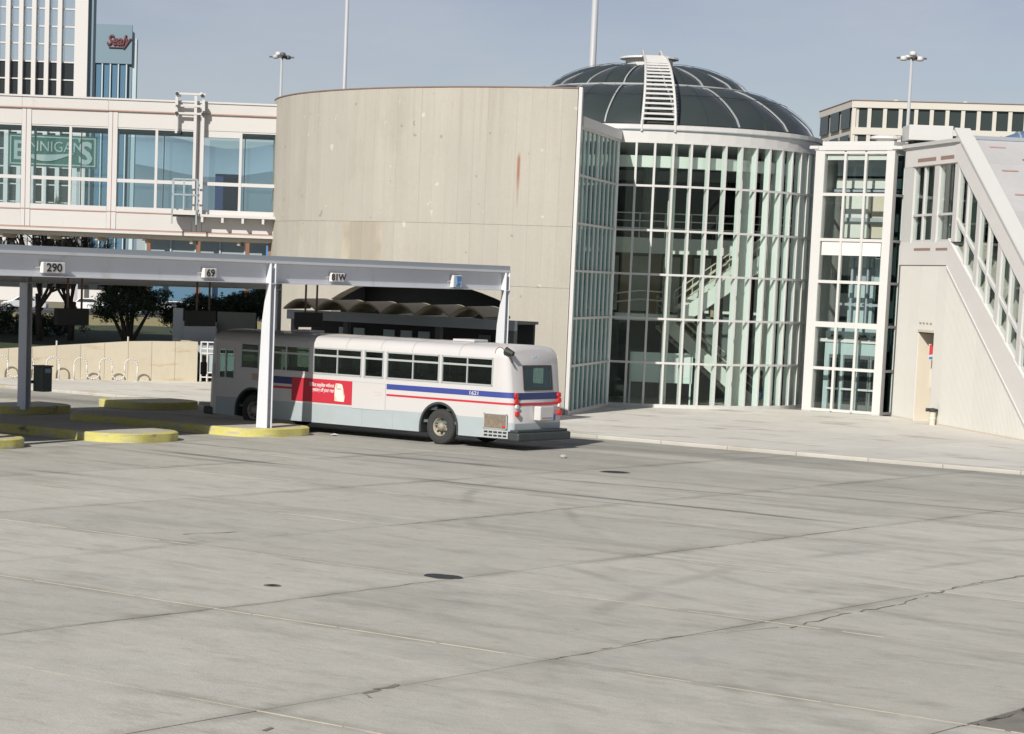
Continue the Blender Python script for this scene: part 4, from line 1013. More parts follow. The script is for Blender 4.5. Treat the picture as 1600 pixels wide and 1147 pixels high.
build('landing', MB().ext([(-53.2, 86.5, 3.42), (-54.1, 85.35, 3.42), (-55.8, 84.45, 3.42), (-56.6, 84.9, 3.42), (-56.4, 86.0, 3.42), (-54.4, 87.6, 3.42)], (0, 0, .28)), 'in_white', rot)
for z in (4.25, 4.6): build('landing_rail', MB().path([(-54.0, 85.4, z), (-54.9, 84.9, z+.05), (-55.8, 84.5, z-.1), (-56.5, 84.95, z-.3)], .035, n=5), 'cream', rot)
flight((-55.2, 87.0, 3.5), (-52.4, 89.9, .1), 1.35)
flight((-57.5, 83.6, .1), (-54.6, 78.6, 3.4), 1.0)
build('landing_bridge', MB().box(-52.0, -50.6, 88.7, 91.0, 6.25, 6.80), 'in_white', rot)
# pale notice board on legs
nb_ = thing('notice_board', 'large pale rectangular board on legs standing inside the rotunda glass', 'board', (-53.7, 84.95, 0))
bd = (V3((-52.64, 85.61, 0))-V3((-54.8, 84.24, 0))).normalized(); bo = V3((-54.8, 84.24, 0)); bn = V3((bd.y, -bd.x, 0))
build('board_face', MB().frame(bo, bd, bn, (0, 0, 1), 0, 2.56, -.03, .03, .93, 2.15), 'board', nb_)
build('board_sheet', MB().frame(bo, bd, bn, (0, 0, 1), 1.78, 2.45, .032, .04, 1.15, 2.10), 'pwhite', nb_)
for s_ in (.04, 2.5): build('leg', MB().frame(bo, bd, bn, (0, 0, 1), s_-.03, s_+.03, -.03, .03, .01, 2.15), 'board', nb_)

# person inside the rotunda: skinned figure
def person(loc, face, Hh=1.52):
    t = thing('person', 'person in a dark coat and blue skirt with a blue bag inside the rotunda glass', 'person', loc)
    sc_ = Hh/1.7
    J = {'pelvis': (0, 0, .93), 'chest': (0, .01, 1.22), 'neck': (0, 0, 1.43), 'headb': (0, -.01, 1.50), 'head': (0, -.02, 1.62),
         'shl': (-.17, 0, 1.36), 'ell': (-.22, .02, 1.10), 'hal': (-.12, -.20, 1.02), 'shr': (.17, 0, 1.36), 'elr': (.24, .03, 1.08), 'har': (.25, -.06, .84),
         'hl': (-.09, 0, .88), 'kl': (-.10, -.02, .48), 'al': (-.10, .02, .08), 'tl': (-.11, -.13, .03), 'hr': (.09, 0, .88), 'kr': (.10, -.05, .48), 'ar': (.10, .05, .09), 'tr': (.11, -.10, .03)}
    rad = {'pelvis': .15, 'chest': .155, 'neck': .055, 'headb': .07, 'head': .095, 'shl': .07, 'ell': .045, 'hal': .03, 'shr': .07, 'elr': .045, 'har': .03, 'hl': .10, 'kl': .06, 'al': .04, 'tl': .035, 'hr': .10, 'kr': .06, 'ar': .04, 'tr': .035}
    E_ = [('pelvis', 'chest'), ('chest', 'neck'), ('neck', 'headb'), ('headb', 'head'), ('chest', 'shl'), ('shl', 'ell'), ('ell', 'hal'), ('chest', 'shr'), ('shr', 'elr'), ('elr', 'har'), ('pelvis', 'hl'), ('hl', 'kl'), ('kl', 'al'), ('al', 'tl'), ('pelvis', 'hr'), ('hr', 'kr'), ('kr', 'ar'), ('ar', 'tr')]
    ks = list(J); me = bpy.data.meshes.new('body'); ca, sa = cos(face), sin(face)
    def X(p, s_=sc_): x, y, z = p; return ((x*ca-y*sa)*s_, (x*sa+y*ca)*s_, z*s_)
    me.from_pydata([X(J[k]) for k in ks], [(ks.index(a), ks.index(b)) for a, b in E_], [])
    o = bpy.data.objects.new('body', me); COL.objects.link(o); o.parent = t; me.materials.append(M['skin'])
    o.modifiers.new('skin', 'SKIN')
    for i, k in enumerate(ks): me.skin_vertices[0].data[i].radius = (rad[k]*sc_,)*2; me.skin_vertices[0].data[i].use_root = (i == 0)
    sb_ = o.modifiers.new('sub', 'SUBSURF'); sb_.levels = 1; sb_.render_levels = 2
    def loft(name, rings, m_):
        mb = MB(); n = 14
        for (x, y, z, a_, b_) in rings:
            for i in range(n): q = 2*pi*i/n; mb.v.append(tuple(V3(loc)+V3(X((x+a_*cos(q), y+b_*sin(q), z)))))
        for j in range(len(rings)-1):
            for i in range(n): mb.f.append((j*n+i, j*n+(i+1) % n, (j+1)*n+(i+1) % n, (j+1)*n+i))
        return build(name, mb, m_, t, smooth=True)
    loft('coat', [(0, 0, .80, .20, .15), (0, 0, .95, .19, .14), (0, 0, 1.1, .17, .13), (0, 0, 1.3, .21, .13), (0, 0, 1.40, .17, .10), (0, 0, 1.46, .07, .07)], 'coat')
    loft('skirt', [(0, 0, .45, .21, .17), (0, 0, .7, .20, .16), (0, 0, .86, .185, .15)], 'skirt')
    loft('hair', [(0, .02, 1.48, .095, .06), (0, .02, 1.56, .115, .10), (0, .01, 1.66, .112, .115), (0, 0, 1.73, .07, .08), (0, 0, 1.75, .01, .01)], 'hair')
    for sgn, a, b, c in ((-1, 'shl', 'ell', 'hal'), (1, 'shr', 'elr', 'har')):
        pa, pb, pc = (V3(loc)+V3(X(J[q])) for q in (a, b, c)); build('sleeve', MB().tube(pa, pb, .075, .062, n=10).tube(pb, pb+(pc-pb)*.8, .060, .05, n=10), 'coat', t, smooth=True)
    for a, b in (('kl', 'al'), ('kr', 'ar')):
        pa, pb = (V3(loc)+V3(X(J[q])) for q in (a, b)); build('stocking', MB().tube(pa, pb, .062, .045, n=10), 'tights', t, smooth=True)
    bg_ = thing('shoulder_bag', 'blue bag hanging at the side of the person in the rotunda', 'bag', V3(loc)+V3(X((.31, .0, .70))))
    bl = V3(loc)+V3(X((.31, 0, .62))); build('bag_body', MB().box(bl.x-.06, bl.x+.06, bl.y-.17, bl.y+.17, bl.z-.17, bl.z+.12), 'bagblue', bg_, bevel=.04)
    build('strap', MB().path([bl+V3((0, -.12, .12)), bl+V3((-.03, 0, .32)), bl+V3((0, .12, .12))], .012, n=5), 'bagblue', bg_)
person((-50.72, 87.88, .01), radians(-70))

# ================================================================== LIFT BOOTH
bt = thing('glazed_lift_tower', 'white framed glass lift tower with three bays between rotunda and stair', 'tower', (-47.5, 89.5, 0))
bx0, bx1, by = -49.25, -45.70, 88.75
def bb(name, x0, x1, y0, y1, z0, z1, m_='white', **k): return build(name, MB().box(x0, x1, y0, y1, z0, z1), m_, bt, **k)
bb('corner_post', bx0, bx0+.42, by, by+.3, 0, 10.6, bevel=.01); bb('corner_post', bx1-.36, bx1, by, by+.3, 0, 10.6, bevel=.01)
xs = [bx0+.42+(bx1-.36-bx0-.42)*i/3 for i in range(4)]
for x in xs[1:3]: bb('mullion', x-.05, x+.05, by+.02, by+.16, .05, 10.5)
zs = [.08, 1.78, 3.56, 5.29, 6.98, 8.80, 10.48]
for i, z in enumerate(zs):
    h = .11 if i == 2 else .06
    for a, b in zip(xs, xs[1:]): bb('transom', a+(0 if a == xs[0] else .051), b-(0 if b == xs[3] else .051), by+.015, by+.15, z-h, z+h)
for a, b in zip(xs, xs[1:]):
    bb('spandrel_panel', a+.055, b-.055, by+.07, by+.10, 6.36, 6.91, 'white2')
    for (z0, z1) in ((.15, 1.71), (1.85, 3.44), (3.68, 5.22), (5.36, 6.35), (7.05, 8.73), (8.87, 10.41)): bb('glass_pane', a+.04, b-.04, by+.08, by+.09, z0, z1, 'gl_booth')
    bb('blind', a+.06, b-.06, by+.14, by+.16, 10.18, 10.40, 'in_white')
bb('header', bx0-.05, bx1+.05, by-.03, by+2.4, 10.55, 10.74, bevel=.02); bb('parapet', bx0+.25, bx1-.1, by+.05, by+2.2, 10.741, 10.92, bevel=.02); bb('gutter_end', bx0-.25, bx0+.15, by-.08, by+.4, 10.62, 10.74)
bb('gutter_end', bx1-.1, bx1+.35, by-.08, by+.4, 10.60, 10.72)
# side wall
bb('side_post', bx1-.06, bx1-.01, by+.95, by+1.05, 0, 10.55)
for z in zs: bb('side_transom', bx1-.07, bx1-.005, by+.3, by+.95, z-.05, z+.05)
for z0, z1 in zip(zs, zs[1:]): bb('side_pane', bx1-.05, bx1-.04, by+.3, by+.95, z0+.05, z1-.05, 'gl_side')
# behind the side glass: dark gap and pale column
bb('back_wall', bx0+.1, bx1+.6, by+2.3, by+2.4, 0, 10.5, 'in_dark'); bb('left_wall', bx0+.1, bx0+.15, by+.31, by+2.3, 0, 10.5, 'in_white')
bb('gap_wall', bx1+.1, bx1+.75, by+1.3, by+1.4, 0, 10.4, 'in_dark')
for (x0, x1, z0, z1, m_) in ((-48.0, -46.95, 5.9, 6.35, 'boothin'), (-48.0, -46.95, 5.3, 5.88, 'greyplaster'), (-48.0, -46.9, 3.6, 5.2, 'boothin'), (-47.0, -46.4, 5.3, 6.3, 'boothin'), (-48.3, -47.3, 7.1, 8.9, 'in_white'), (-47.2, -46.5, 7.1, 8.9, 'cream'), (-48.9, -46.0, 9.1, 9.5, 'in_white'), (-48.9, -46.0, 8.95, 9.05, 'greyplaster'), (-48.7, -46.1, 2.55, 3.45, 'boothin'), (-48.75, -46.05, 9.6, 10.2, 'asphwall')):
    bb('lift_panel', x0, x1, by+1.0+random.uniform(0, .3), by+1.35, z0, z1, m_)
for x in (-47.75, -47.05): bb('lift_rail', x-.05, x+.05, by+.85, by+.95, 3.6, 6.3, 'greyplaster')
bb('lift_beam', -48.4, -46.3, by+.86, by+.94, 4.35, 4.45, 'greyplaster'); bb('lift_beam', -48.4, -46.3, by+.86, by+.94, 7.75, 7.9, 'greyplaster')
# inner doors
for i, x in enumerate((-48.45, -47.80, -47.10, -46.55)):
    d = bb('inner_door', x-.0, x+.5, by+.62, by+.68, .1, 2.35, 'in_grey'); 
    build('door_glass', MB().box(x+.07, x+.43, by+.605, by+.619, .35, 2.2), 'darkglass', d)
    build('push_bar', MB().box(x-.02, x+.52, by+.54, by+.60, .92, 1.0), 'white', d)
bb('door_surround', -48.7, -46.0, by+.69, by+.74, 0, 3.3, 'boothin')
pb_ = MB().box(-49, -46.1, by+.63, by+.68, 2.85, 2.98); build('inner_shelf', pb_, 'white2', bt)
for (x, w_) in ((-48.55, .7), (-47.2, .5), (-46.65, .8)):  # low dark bushy outlines along the inner shelf
    k = MB()
    for i in range(9): k.box(x+w_*i/9, x+w_*(i+1)/9, by+.55, by+.62, 2.99, 3.02+random.uniform(.03, .22)*sin(pi*(i+.5)/9))
    build('bush_silhouette', k, 'in_dark', bt)
v = thing('roof_vent', 'small mushroom vent on the roof of the glass lift tower', 'vent', (-46.75, 89.9, 10.92))
build('vent_cap', MB().lathe((-46.75, 89.9, 10.92), [(.38, 0.03), (.38, .12), (.62, .16), (.62, .24), (.3, .32), (.01, .33)], 20), 'white2', v)
# white roof unit
ru = thing('rooftop_unit', 'boxy white rooftop unit on a dark frame above the stair entrance', 'rooftop unit', (-44.3, 90.6, 10.7))
uo = V3((-45.55, 89.55, 0)); ud = V3((.80, .60, 0)); un = V3((-.6, .8, 0))
build('casing', MB().frame(uo, ud, un, (0, 0, 1), 0, 1.75, 0, 1.6, 11.02, 11.62), 'white', ru, bevel=.02)
build('base_frame', MB().frame(uo, ud, un, (0, 0, 1), .25, 1.7, .2, 1.5, 10.75, 11.01), 'dark', ru)
build('side_duct', MB().frame(uo, ud, un, (0, 0, 1), 1.755, 1.95, .3, 1.4, 11.0, 11.25), 'dark', ru)

# ================================================================== STAIR BUILDING
SA, SB_ = V3((-44.95, 88.58, 0)), V3((-35.33, 79.46, 0)); sD = (SB_-SA).normalized(); sI = V3((.688, .7257, 0)).normalized()
if abs(sD.dot(sI)) > .01: sI = V3((-sD.y, sD.x, 0))
def T(s_, t_, z): return SA+sD*s_+sI*t_+V3((0, 0, z))
stb = thing('stair_building', 'cream ribbed stair building with a sloping glazed side and grey roof panels', 'building', T(6, 2.5, 0))
def sf(name, s0, s1, t0, t1, z0, z1, m_='white', **k): return build(name, MB().frame(SA, sD, sI, (0, 0, 1), s0, s1, t0, t1, z0, z1), m_, stb, **k)
S0 = 4.95; SLB = .64
def ztop(s_): return 6.03 if s_ <= S0 else 6.03-SLB*(s_-S0)
DS0, DS1, DZ = 2.25, 3.95, 3.47
# ribbed cladding sheets ~1 m wide, real ribs
s_ = -.3; 
def clad(s0, s1, zb0=0.0, over=None):
    mb = MB(); n = max(2, int(round((s1-s0)/.115))); 
    for i in range(n):
        a = s0+(s1-s0)*i/n; b = s0+(s1-s0)*(i+1)/n; m_ = a+(b-a)*.62
        za, zm, zb = (ztop(a), ztop(m_), ztop(b))
        lo_ = zb0
        if za-lo_ < .05: continue
        mb.add([T(a, -.030, lo_), T(m_, -.030, lo_), T(m_, -.030, zm), T(a, -.030, za)], [(0, 1, 2, 3)])
        mb.add([T(m_, -.030, lo_), T(m_, .0, lo_), T(m_, .0, zm), T(m_, -.030, zm)], [(0, 1, 2, 3)])
        mb.add([T(m_, 0, lo_), T(b, 0, lo_), T(b, 0, zb), T(m_, 0, zm)], [(0, 1, 2, 3)])
        mb.add([T(b, 0, lo_), T(b, -.03, lo_), T(b, -.03, zb), T(b, 0, zb)], [(0, 1, 2, 3)])
    return build('cladding_sheet', mb, 'ribwall', stb, origin=T((s0+s1)/2, 0, 0), recalc=False)
edges = [-.25, .98, DS0, DS1, 5.0, 6.1, 7.2, 8.3, 9.4, 10.5, 11.6, 12.7, 13.9]
for a, b in zip(edges, edges[1:]): clad(a+.006, b-.006, DZ+.1 if a == DS0 else .0)
sf('base_flashing', -.25, DS0, -.04, -.031, 0, .07, 'cream'); sf('base_flashing', DS1, 14.2, -.04, -.031, 0, .07, 'cream')
sf('door_head', DS0-.05, DS1+.05, -.05, .1, DZ, DZ+.10, 'cream')
for s2 in (2.35, 2.72, 3.1, 3.5): sf('head_slot', s2, s2+.2, -.06, -.051, DZ+.34, DZ+.38, 'tan')
# recess of the doorway
sf('recess_jamb', DS0-.08, DS0, .0, 1.5, 0, DZ, 'cream'); sf('recess_jamb', DS1, DS1+.08, .0, 1.5, 0, DZ, 'cream')
sf('recess_ceiling', DS0, DS1, .0, 1.5, DZ-.05, DZ, 'in_dark')
dr_ = sf('recessed_door', DS0, DS1, 1.5, 1.56, 0, DZ, 'ribwall')
sf('door_panel', DS0+.02, DS0+.06, .72, 1.42, .05, 1.25, 'tan'); sf('door_panel', DS0+.02, DS0+.05, .55, 1.46, 1.3, 2.25, 'white2')
build('door_handle', MB().frame(SA, sD, sI, (0, 0, 1), DS0+.06, DS0+.22, 1.0, 1.05, 2.0, 2.06), 'dark', dr_)
sf('recess_lamp', DS0+.3, DS0+.6, .5, 1.2, DZ-.35, DZ-.06, 'in_dark')
tp = thing('transit_sign', 'red white and blue logo sign hanging in the doorway of the ribbed stair wall', 'sign', T(DS0+.5, .8, 2.8))
def tsn(name, t0, t1, z0, z1, s0, s1, m_): return build(name, MB().frame(SA, sD, sI, (0, 0, 1), s0, s1, t0, t1, z0, z1), m_, tp)
tsn('sign_panel', .25, 1.30, 2.42, 3.02, DS0+.46, DS0+.50, 'pwhite')
build('red_mark', MB().ext([T(DS0+.505, .27, 3.0), T(DS0+.505, .74, 3.0), T(DS0+.505, .62, 2.82), T(DS0+.505, .60, 2.70), T(DS0+.505, .42, 2.64), T(DS0+.505, .27, 2.60)], sD*.005), 'pred', tp)
build('blue_mark', MB().ext([T(DS0+.505, .27, 2.52), T(DS0+.505, .55, 2.56), T(DS0+.505, .72, 2.62), T(DS0+.505, .80, 2.74), T(DS0+.505, .78, 2.44), T(DS0+.505, .27, 2.44)], sD*.005), 'pblue', tp)
build('blue_mark', MB().ext([T(DS0+.505, .92, 2.92), T(DS0+.505, 1.06, 2.96), T(DS0+.505, 1.24, 2.72), T(DS0+.505, 1.24, 2.48), T(DS0+.505, 1.0, 2.46), T(DS0+.505, .98, 2.7)], sD*.005), 'pblue', tp)
# horizontal landing part of the glazed side
sf('lower_band', -.35, S0+.1, -.06, .18, 6.05, 6.93, 'white2'); 
for (a, b) in ((1.25, 3.05), (3.65, 4.9)): sf('band_slot', a, b, -.066, -.061, 6.60, 6.70, 'slot')
sf('top_band', -.35, 5.55, -.06, .3, 9.86, 10.62, 'white2'); sf('roof_edge', -.45, 5.6, -.16, .4, 10.621, 10.76, 'white')
for (a, b) in ((1.1, 3.1), (3.6, 5.0)): sf('band_slot', a, b, -.066, -.061, 10.02, 10.16, 'slot')
sf('drip_line', .6, 5.4, -.07, -.061, 9.84, 9.87, 'slot')
for (a, b) in ((-.35, .75), (3.0, 3.5), (5.15, 5.55)): sf('post', a, b, -.05, .2, 6.93, 9.86, 'white')
sf('mullion', 1.80, 1.92, -.02, .12, 6.93, 9.86)
for (a, b) in ((.75, 1.8), (1.92, 3.0), (3.5, 5.15)):
    sf('mid_transom', a, b, -.01, .1, 7.93, 8.02); sf('bottom_transom', a, b, -.01, .1, 6.93, 7.02)
    for (z0, z1) in ((7.02, 7.93), (8.02, 9.84)): sf('glass_pane', a, b, .04, .05, z0, z1, 'gl_booth')
# diagonal part
def dz_top(s_): return 10.72-.662*(s_-5.6)
def dz_mid(s_): return 7.75-.61*(s_-5.5)
def dz_low(s_): return 6.78-.60*(s_-5.36)
def diag(name, s0, s1, f0, f1, t0, t1, m_, **k):
    return build(name, MB().hexa([T(s0, t0, f0(s0)), T(s1, t0, f0(s1)), T(s1, t1, f0(s1)), T(s0, t1, f0(s0)), T(s0, t0, f1(s0)), T(s1, t0, f1(s1)), T(s1, t1, f1(s1)), T(s0, t1, f1(s0))]), m_, stb, **k)
SE = 15.2
diag('diagonal_upper_band', 5.15, SE, lambda q: dz_top(q)-.98, lambda q: dz_top(q), -.08, .3, 'white2')
diag('diagonal_upper_edge', 5.1, SE, lambda q: dz_top(q)+.001, lambda q: dz_top(q)+.10, -.16, .45, 'white')
diag('diagonal_lower_band', 4.90, SE, lambda q: ztop(q)-.0, lambda q: dz_low(q), -.07, .2, 'white2')
diag('diagonal_lower_edge', 4.95, SE, lambda q: ztop(q)-.09, lambda q: ztop(q)-.001, -.10, .1, 'white')
diag('diagonal_rail', 5.55, SE, lambda q: dz_mid(q)-.07, lambda q: dz_mid(q)+.07, -.03, .1, 'white')
ms = [(6.55, .05), (7.75, .17), (8.85, .05), (10.0, .17), (11.1, .05), (12.25, .17), (13.4, .05)]
for s2, h in ms: diag('mullion', s2-h, s2+h, lambda q: dz_low(q)-.01, lambda q: dz_top(q)-.97, -.04, .14, 'white')
ed = [5.55]+[q for s2, h in ms for q in (s2-h, s2+h)]+[SE]
for a, b in zip(ed[::2], ed[1::2]):
    diag('glass_pane', a, b, lambda q: dz_mid(q)+.07, lambda q: dz_top(q)-.98, .04, .05, 'gl_booth'); diag('glass_pane', a, b, dz_low, lambda q: dz_mid(q)-.07, .04, .05, 'gl_booth')
# inner floor, far wall and stair ramp seen through the glass
WD = 5.6
sf('inner_floor', -.2, 5.0, .2, WD, 6.5, 6.9, 'in_mid'); diag('inner_ramp', 5.0, SE, lambda q: dz_low(q)-.4, lambda q: dz_low(q)-.05, .2, WD, 'in_mid')
sf('far_wall', -.2, SE, WD, WD+.1, 0, 10.6, 'in_grey') if 0 else None
diag('far_wall', 5.5, SE, lambda q: 0, lambda q: dz_top(q)-.1, WD, WD+.1, 'in_grey'); sf('far_wall', -.2, 5.5, WD, WD+.1, 0, 10.6, 'in_grey')
sf('end_wall', -.3, -.2, .2, WD, 0, 10.6, 'in_dark')
for t_ in (1.6, 3.2): diag('inner_handrail', 5.3, SE, lambda q: dz_low(q)+.75, lambda q: dz_low(q)+.82, t_, t_+.06, 'cream')
sf('inner_handrail', .5, 5.3, 1.6, 1.66, 7.65, 7.72, 'cream')
for s2 in (3.25, 7.75, 10, 12.25): diag('inner_post', s2-.08, s2+.08, lambda q: min(6.9, dz_low(q)), lambda q: min(10.5, dz_top(q)-.1), WD-.25, WD-.1, 'white')
sf('flat_roof', -.3, 5.6, .3, 9, 10.55, 10.62, 'roofgrey'); 
# sloping roof in sheets with rusty slots
rows_, cols_ = 7, 4; rs0, rs1 = 5.62, 15.2; tw = 2.35
for i in range(rows_):
    a, b = rs0+(rs1-rs0)*i/rows_, rs0+(rs1-rs0)*(i+1)/rows_
    for j in range(cols_):
        t0, t1 = .46+j*tw, .46+(j+1)*tw; off = tw*.5 if 0 else 0; g = .012; dzz = random.uniform(-.012, .012)
        pn_ = build('roof_sheet', MB().hexa([T(a+g, t0+g, dz_top(a)-.10+dzz), T(b-g, t0+g, dz_top(b)-.10+dzz), T(b-g, t1-g, dz_top(b)-.10+dzz), T(a+g, t1-g, dz_top(a)-.10+dzz), T(a+g, t0+g, dz_top(a)+dzz), T(b-g, t0+g, dz_top(b)+dzz), T(b-g, t1-g, dz_top(b)+dzz), T(a+g, t1-g, dz_top(a)+dzz)]), 'roofp', stb, origin=T(a, t0, dz_top(a)))
        for (fs, ft) in ((.30, .18), (.80, .62)):
            sq = a+(b-a)*fs; tq = t0+tw*ft
            build('rusty_slot', MB().hexa([T(sq, tq, dz_top(sq)+.016), T(sq+.05, tq, dz_top(sq+.05)+.016), T(sq+.05, tq+.62, dz_top(sq+.05)+.016), T(sq, tq+.62, dz_top(sq)+.016), T(sq, tq, dz_top(sq)+.03), T(sq+.05, tq, dz_top(sq+.05)+.03), T(sq+.05, tq+.62, dz_top(sq+.05)+.03), T(sq, tq+.62, dz_top(sq)+.03)]), 'rustcol' if random.random() < .45 else 'rustline', pn_)
diag('roof_underlay', 5.6, SE, lambda q: dz_top(q)-.2, lambda q: dz_top(q)-.11, .45, 9.9, 'roofgrey')
sf('ridge_flashing', 5.3, 5.6, .4, 9.9, 10.72, 10.86, 'roofgrey'); sf('ridge_flashing', 4.0, 5.3, .4, 9.9, 10.60, 10.70, 'white2')
# blue barrel vault behind the ridge
vb = thing('barrel_skylight', 'blue ribbed barrel skylight behind the grey sloping roof', 'skylight', (-38, 93, 10.7))
v0 = V3((-42.9, 90.9, 10.55)); vd = V3((.786, .618, 0)); vn = V3((-.618, .786, 0)); vr = 1.45
for k in range(9):
    mb = MB(); x0, x1 = k*.62+.02, (k+1)*.62-.02; n = 12
    f0 = min(1, .35+.17*k); f1 = min(1, .35+.17*(k+1))
    for i in range(n+1):
        a = pi*i/n
        for (xx, ff) in ((x0, f0), (x1, f1)): mb.v.append(tuple(v0+vd*xx+vn*(-vr*ff*cos(a))+V3((0, 0, vr*ff*.86*sin(a)))))
    for i in range(n): mb.f.append((2*i, 2*i+1, 2*i+3, 2*i+2))
    build('skylight_panel', mb, 'vault', vb, smooth=True)
    rm = MB(); ff = f1+.02; pts = [v0+vd*((k+1)*.62)+vn*(-vr*ff*cos(pi*i/n))+V3((0, 0, vr*ff*.86*sin(pi*i/n))) for i in range(n+1)]
    for a, b in zip(pts, pts[1:]): rm.bar(a, b, .06, .05)
    build('skylight_rib', rm, 'domefr', vb)
# standpipe at the wall
pz = V3((-41.55, 85.02, 0)); sp_ = thing('standpipe', 'short grey standpipe with a dark cap beside the doorway', 'standpipe', pz)
build('pipe', MB().lathe(pz, [(.12, 0), (.12, .52)], 14), 'cream', sp_, smooth=False); build('pipe', MB().lathe(pz, [(.135, .25), (.135, .30)], 14), 'white2', sp_)
build('cap', MB().lathe(pz, [(.16, .52), (.19, .55), (.19, .62), (.01, .66)], 14).tube(pz+V3((0, 0, .58)), pz+V3((-.26, -.05, .58)), .07, n=10), 'dark', sp_)

# ================================================================== SKY BRIDGE
BK = 1.025
BA, BB = V3((-75.9, 68.8, -.125)), V3((-67.25, 76.0, -.125))
bD = (BB-BA)/11.49; bI = V3((-bD.y, bD.x, 0)).normalized()*BK; bZ = V3((0, 0, BK))
def Q(s_, t_, z): return BA+bD*s_+bI*t_+bZ*z
sk = thing('glazed_footbridge', 'white panelled footbridge with large blue tinted windows', 'footbridge', Q(0, 2, 6))
def qf(name, s0, s1, t0, t1, z0, z1, m_='bridgew', **k): return build(name, MB().frame(BA, bD, bI, bZ, s0, s1, t0, t1, z0, z1), m_, k.pop('parent', sk), **k)
E0, E1 = -13.4, 11.9; BW = 4.2
mods = [-13.5+.0, -9.9, -6.3, -2.7, .9, 4.5, 8.1, 11.55]
for a, b in zip(mods, mods[1:]):
    last = b > 11
    # per bay panels
    qf('fascia_panel', a+.40 if not last else a+.37, b-.01, .0, .12, 10.36, 10.99); qf('roof_panel', a+.005, b-.005 if not last else 11.9, -.07, .15, 11.0, 11.43)
    qf('drip_strip', a, b, -.085, -.071, 10.985, 11.03, 'rustline')
    qf('sill_panel', a+.40, b-.01, -.02, .12, 7.02, 7.22, 'bridgew2'); qf('spandrel_panel', a+.40, b-.01, .0, .12, 6.33, 6.99)
    qf('sill_shadow_strip', a, b, -.03, -.021, 6.99, 7.03, 'rustline')
    m_ = (a+.4+b)/2+.03
    lows = (m_ if last else 99)
    for (u0, u1) in ((a+.40, m_-.055), (m_+.055, b-.01)):
        top = 10.10 if (last and u0 < m_) else 10.30
        qf('window_head', u0, u1, .02, .12, top, 10.355, 'bridgew2')
        for (z0, z1) in ((7.225, 8.19), (8.33, top)): qf('glass_pane', u0+.01, u1-.01, .07, .08, z0, z1, 'gl_bridge')
        qf('transom', u0, u1, .02, .12, 8.19, 8.33, 'bridgew2')
        for (z0, z1) in ((7.225, 10.2),): qf('far_pane', u0+.01, u1-.01, BW-.08, BW-.07, z0, z1, 'gl_bridge')
    qf('mullion', m_-.055, m_+.055, .01, .12, 7.221, 10.35, 'bridgew2'); qf('far_mullion', m_-.02, m_+.02, BW-.12, BW, 7.2, 10.35, 'bridgew2')
    qf('post', a, a+.17, -.03, .13, 6.33, 10.98, 'bridgew2'); qf('post', a+.20, a+.39, -.03, .13, 6.33, 10.98, 'bridgew2'); qf('post_joint', a+.171, a+.199, -.01, .1, 6.33, 10.98, 'rustline')
    qf('far_post', a, a+.07, BW-.15, BW, 6.33, 11.0, 'bluelt')
qf('post', 11.56, 11.92, -.03, .13, 6.95, 10.98, 'bridgew2')
qf('roof', E0, 12.2, .16, BW+.1, 11.1, 11.43, 'bridgew'); qf('roof_cap', E0, 11.9, -.12, .3, 11.431, 11.50, 'bridgew2'); qf('ceiling', E0, 12.2, .13, BW-.1, 10.42, 10.5, 'in_grey')
qf('floor', E0, 12.2, .13, BW-.13, 6.5, 7.05, 'in_grey'); qf('far_spandrel', E0, 12.2, BW-.12, BW, 6.33, 7.2, 'in_grey'); qf('far_fascia', E0, 12.2, BW-.12, BW, 10.3, 11.0, 'in_grey')
qf('inner_frieze', E0, 12.2, .35, .40, 10.22, 10.42, 'in_grey')
qf('bottom_gutter', E0, 12.0, -.05, .2, 6.16, 6.32, 'bridgew'); qf('gutter_line', E0, 12.0, -.058, -.051, 6.27, 6.32, 'rustline')
qf('soffit', E0, 12.2, .25, BW, 6.0, 6.3, 'in_mid')
for a in range(-12, 12, 2): qf('soffit_rib', a, a+.12, .3, BW, 5.85, 5.999, 'in_mid')
qf('end_pier', 11.3, 11.75, .6, 1.0, 0, 6.0, 'coping'); 
# furniture silhouettes inside: door panel and boxes
qf('inner_door_panel', 8.9, 10.0, 2.2, 2.3, 7.06, 8.75, 'navy')
# catwalk
cwk = qf('catwalk', 8.45, 12.0, -.62, -.03, 6.93, 7.03, 'bridgew2')
for a in (8.5, 9.35, 10.2, 11.05, 11.85): build('bracket', MB().frame(BA, bD, bI, bZ, a, a+.1, -.60, -.05, 6.72, 6.929), 'bridgew2', cwk)
# window cleaning gantry
gy = thing('cleaning_gantry', 'white steel gantry with a small basket hooked over the footbridge', 'gantry', Q(8.0, -.3, 7))
def gf_(name, s0, s1, t0, t1, z0, z1, m_='bridgew2', parent=gy): return build(name, MB().frame(BA, bD, bI, bZ, s0, s1, t0, t1, z0, z1), m_, parent)
gf_('rail_leg', 8.08, 8.20, -.30, -.16, 6.75, 11.75); gf_('rail_leg', 8.40, 8.52, -.30, -.16, 6.75, 11.55)
gf_('rail_leg', 7.30, 7.40, -.30, -.2, 10.2, 11.8)
for z in (10.95, 11.25, 11.72): gf_('cross_bar', 7.28, 8.55, -.32, -.22, z, z+.08)
gf_('top_arm', 7.3, 7.42, -.3, 1.2, 11.72, 11.84); gf_('top_arm', 8.3, 8.42, -.3, 1.2, 11.72, 11.84)
gf_('hook', 7.3, 7.42, -.5, -.3, 11.3, 11.6); gf_('hook', 8.42, 8.54, -.5, -.3, 11.1, 11.4)
for (s_, z) in ((7.36, 11.75), (8.42, 11.7), (8.46, 10.98), (7.36, 10.98), (7.5, 10.25)): build('roller', MB().disc(Q(s_, -.36, z), .07, bI, .1, 10), 'dark', gy)
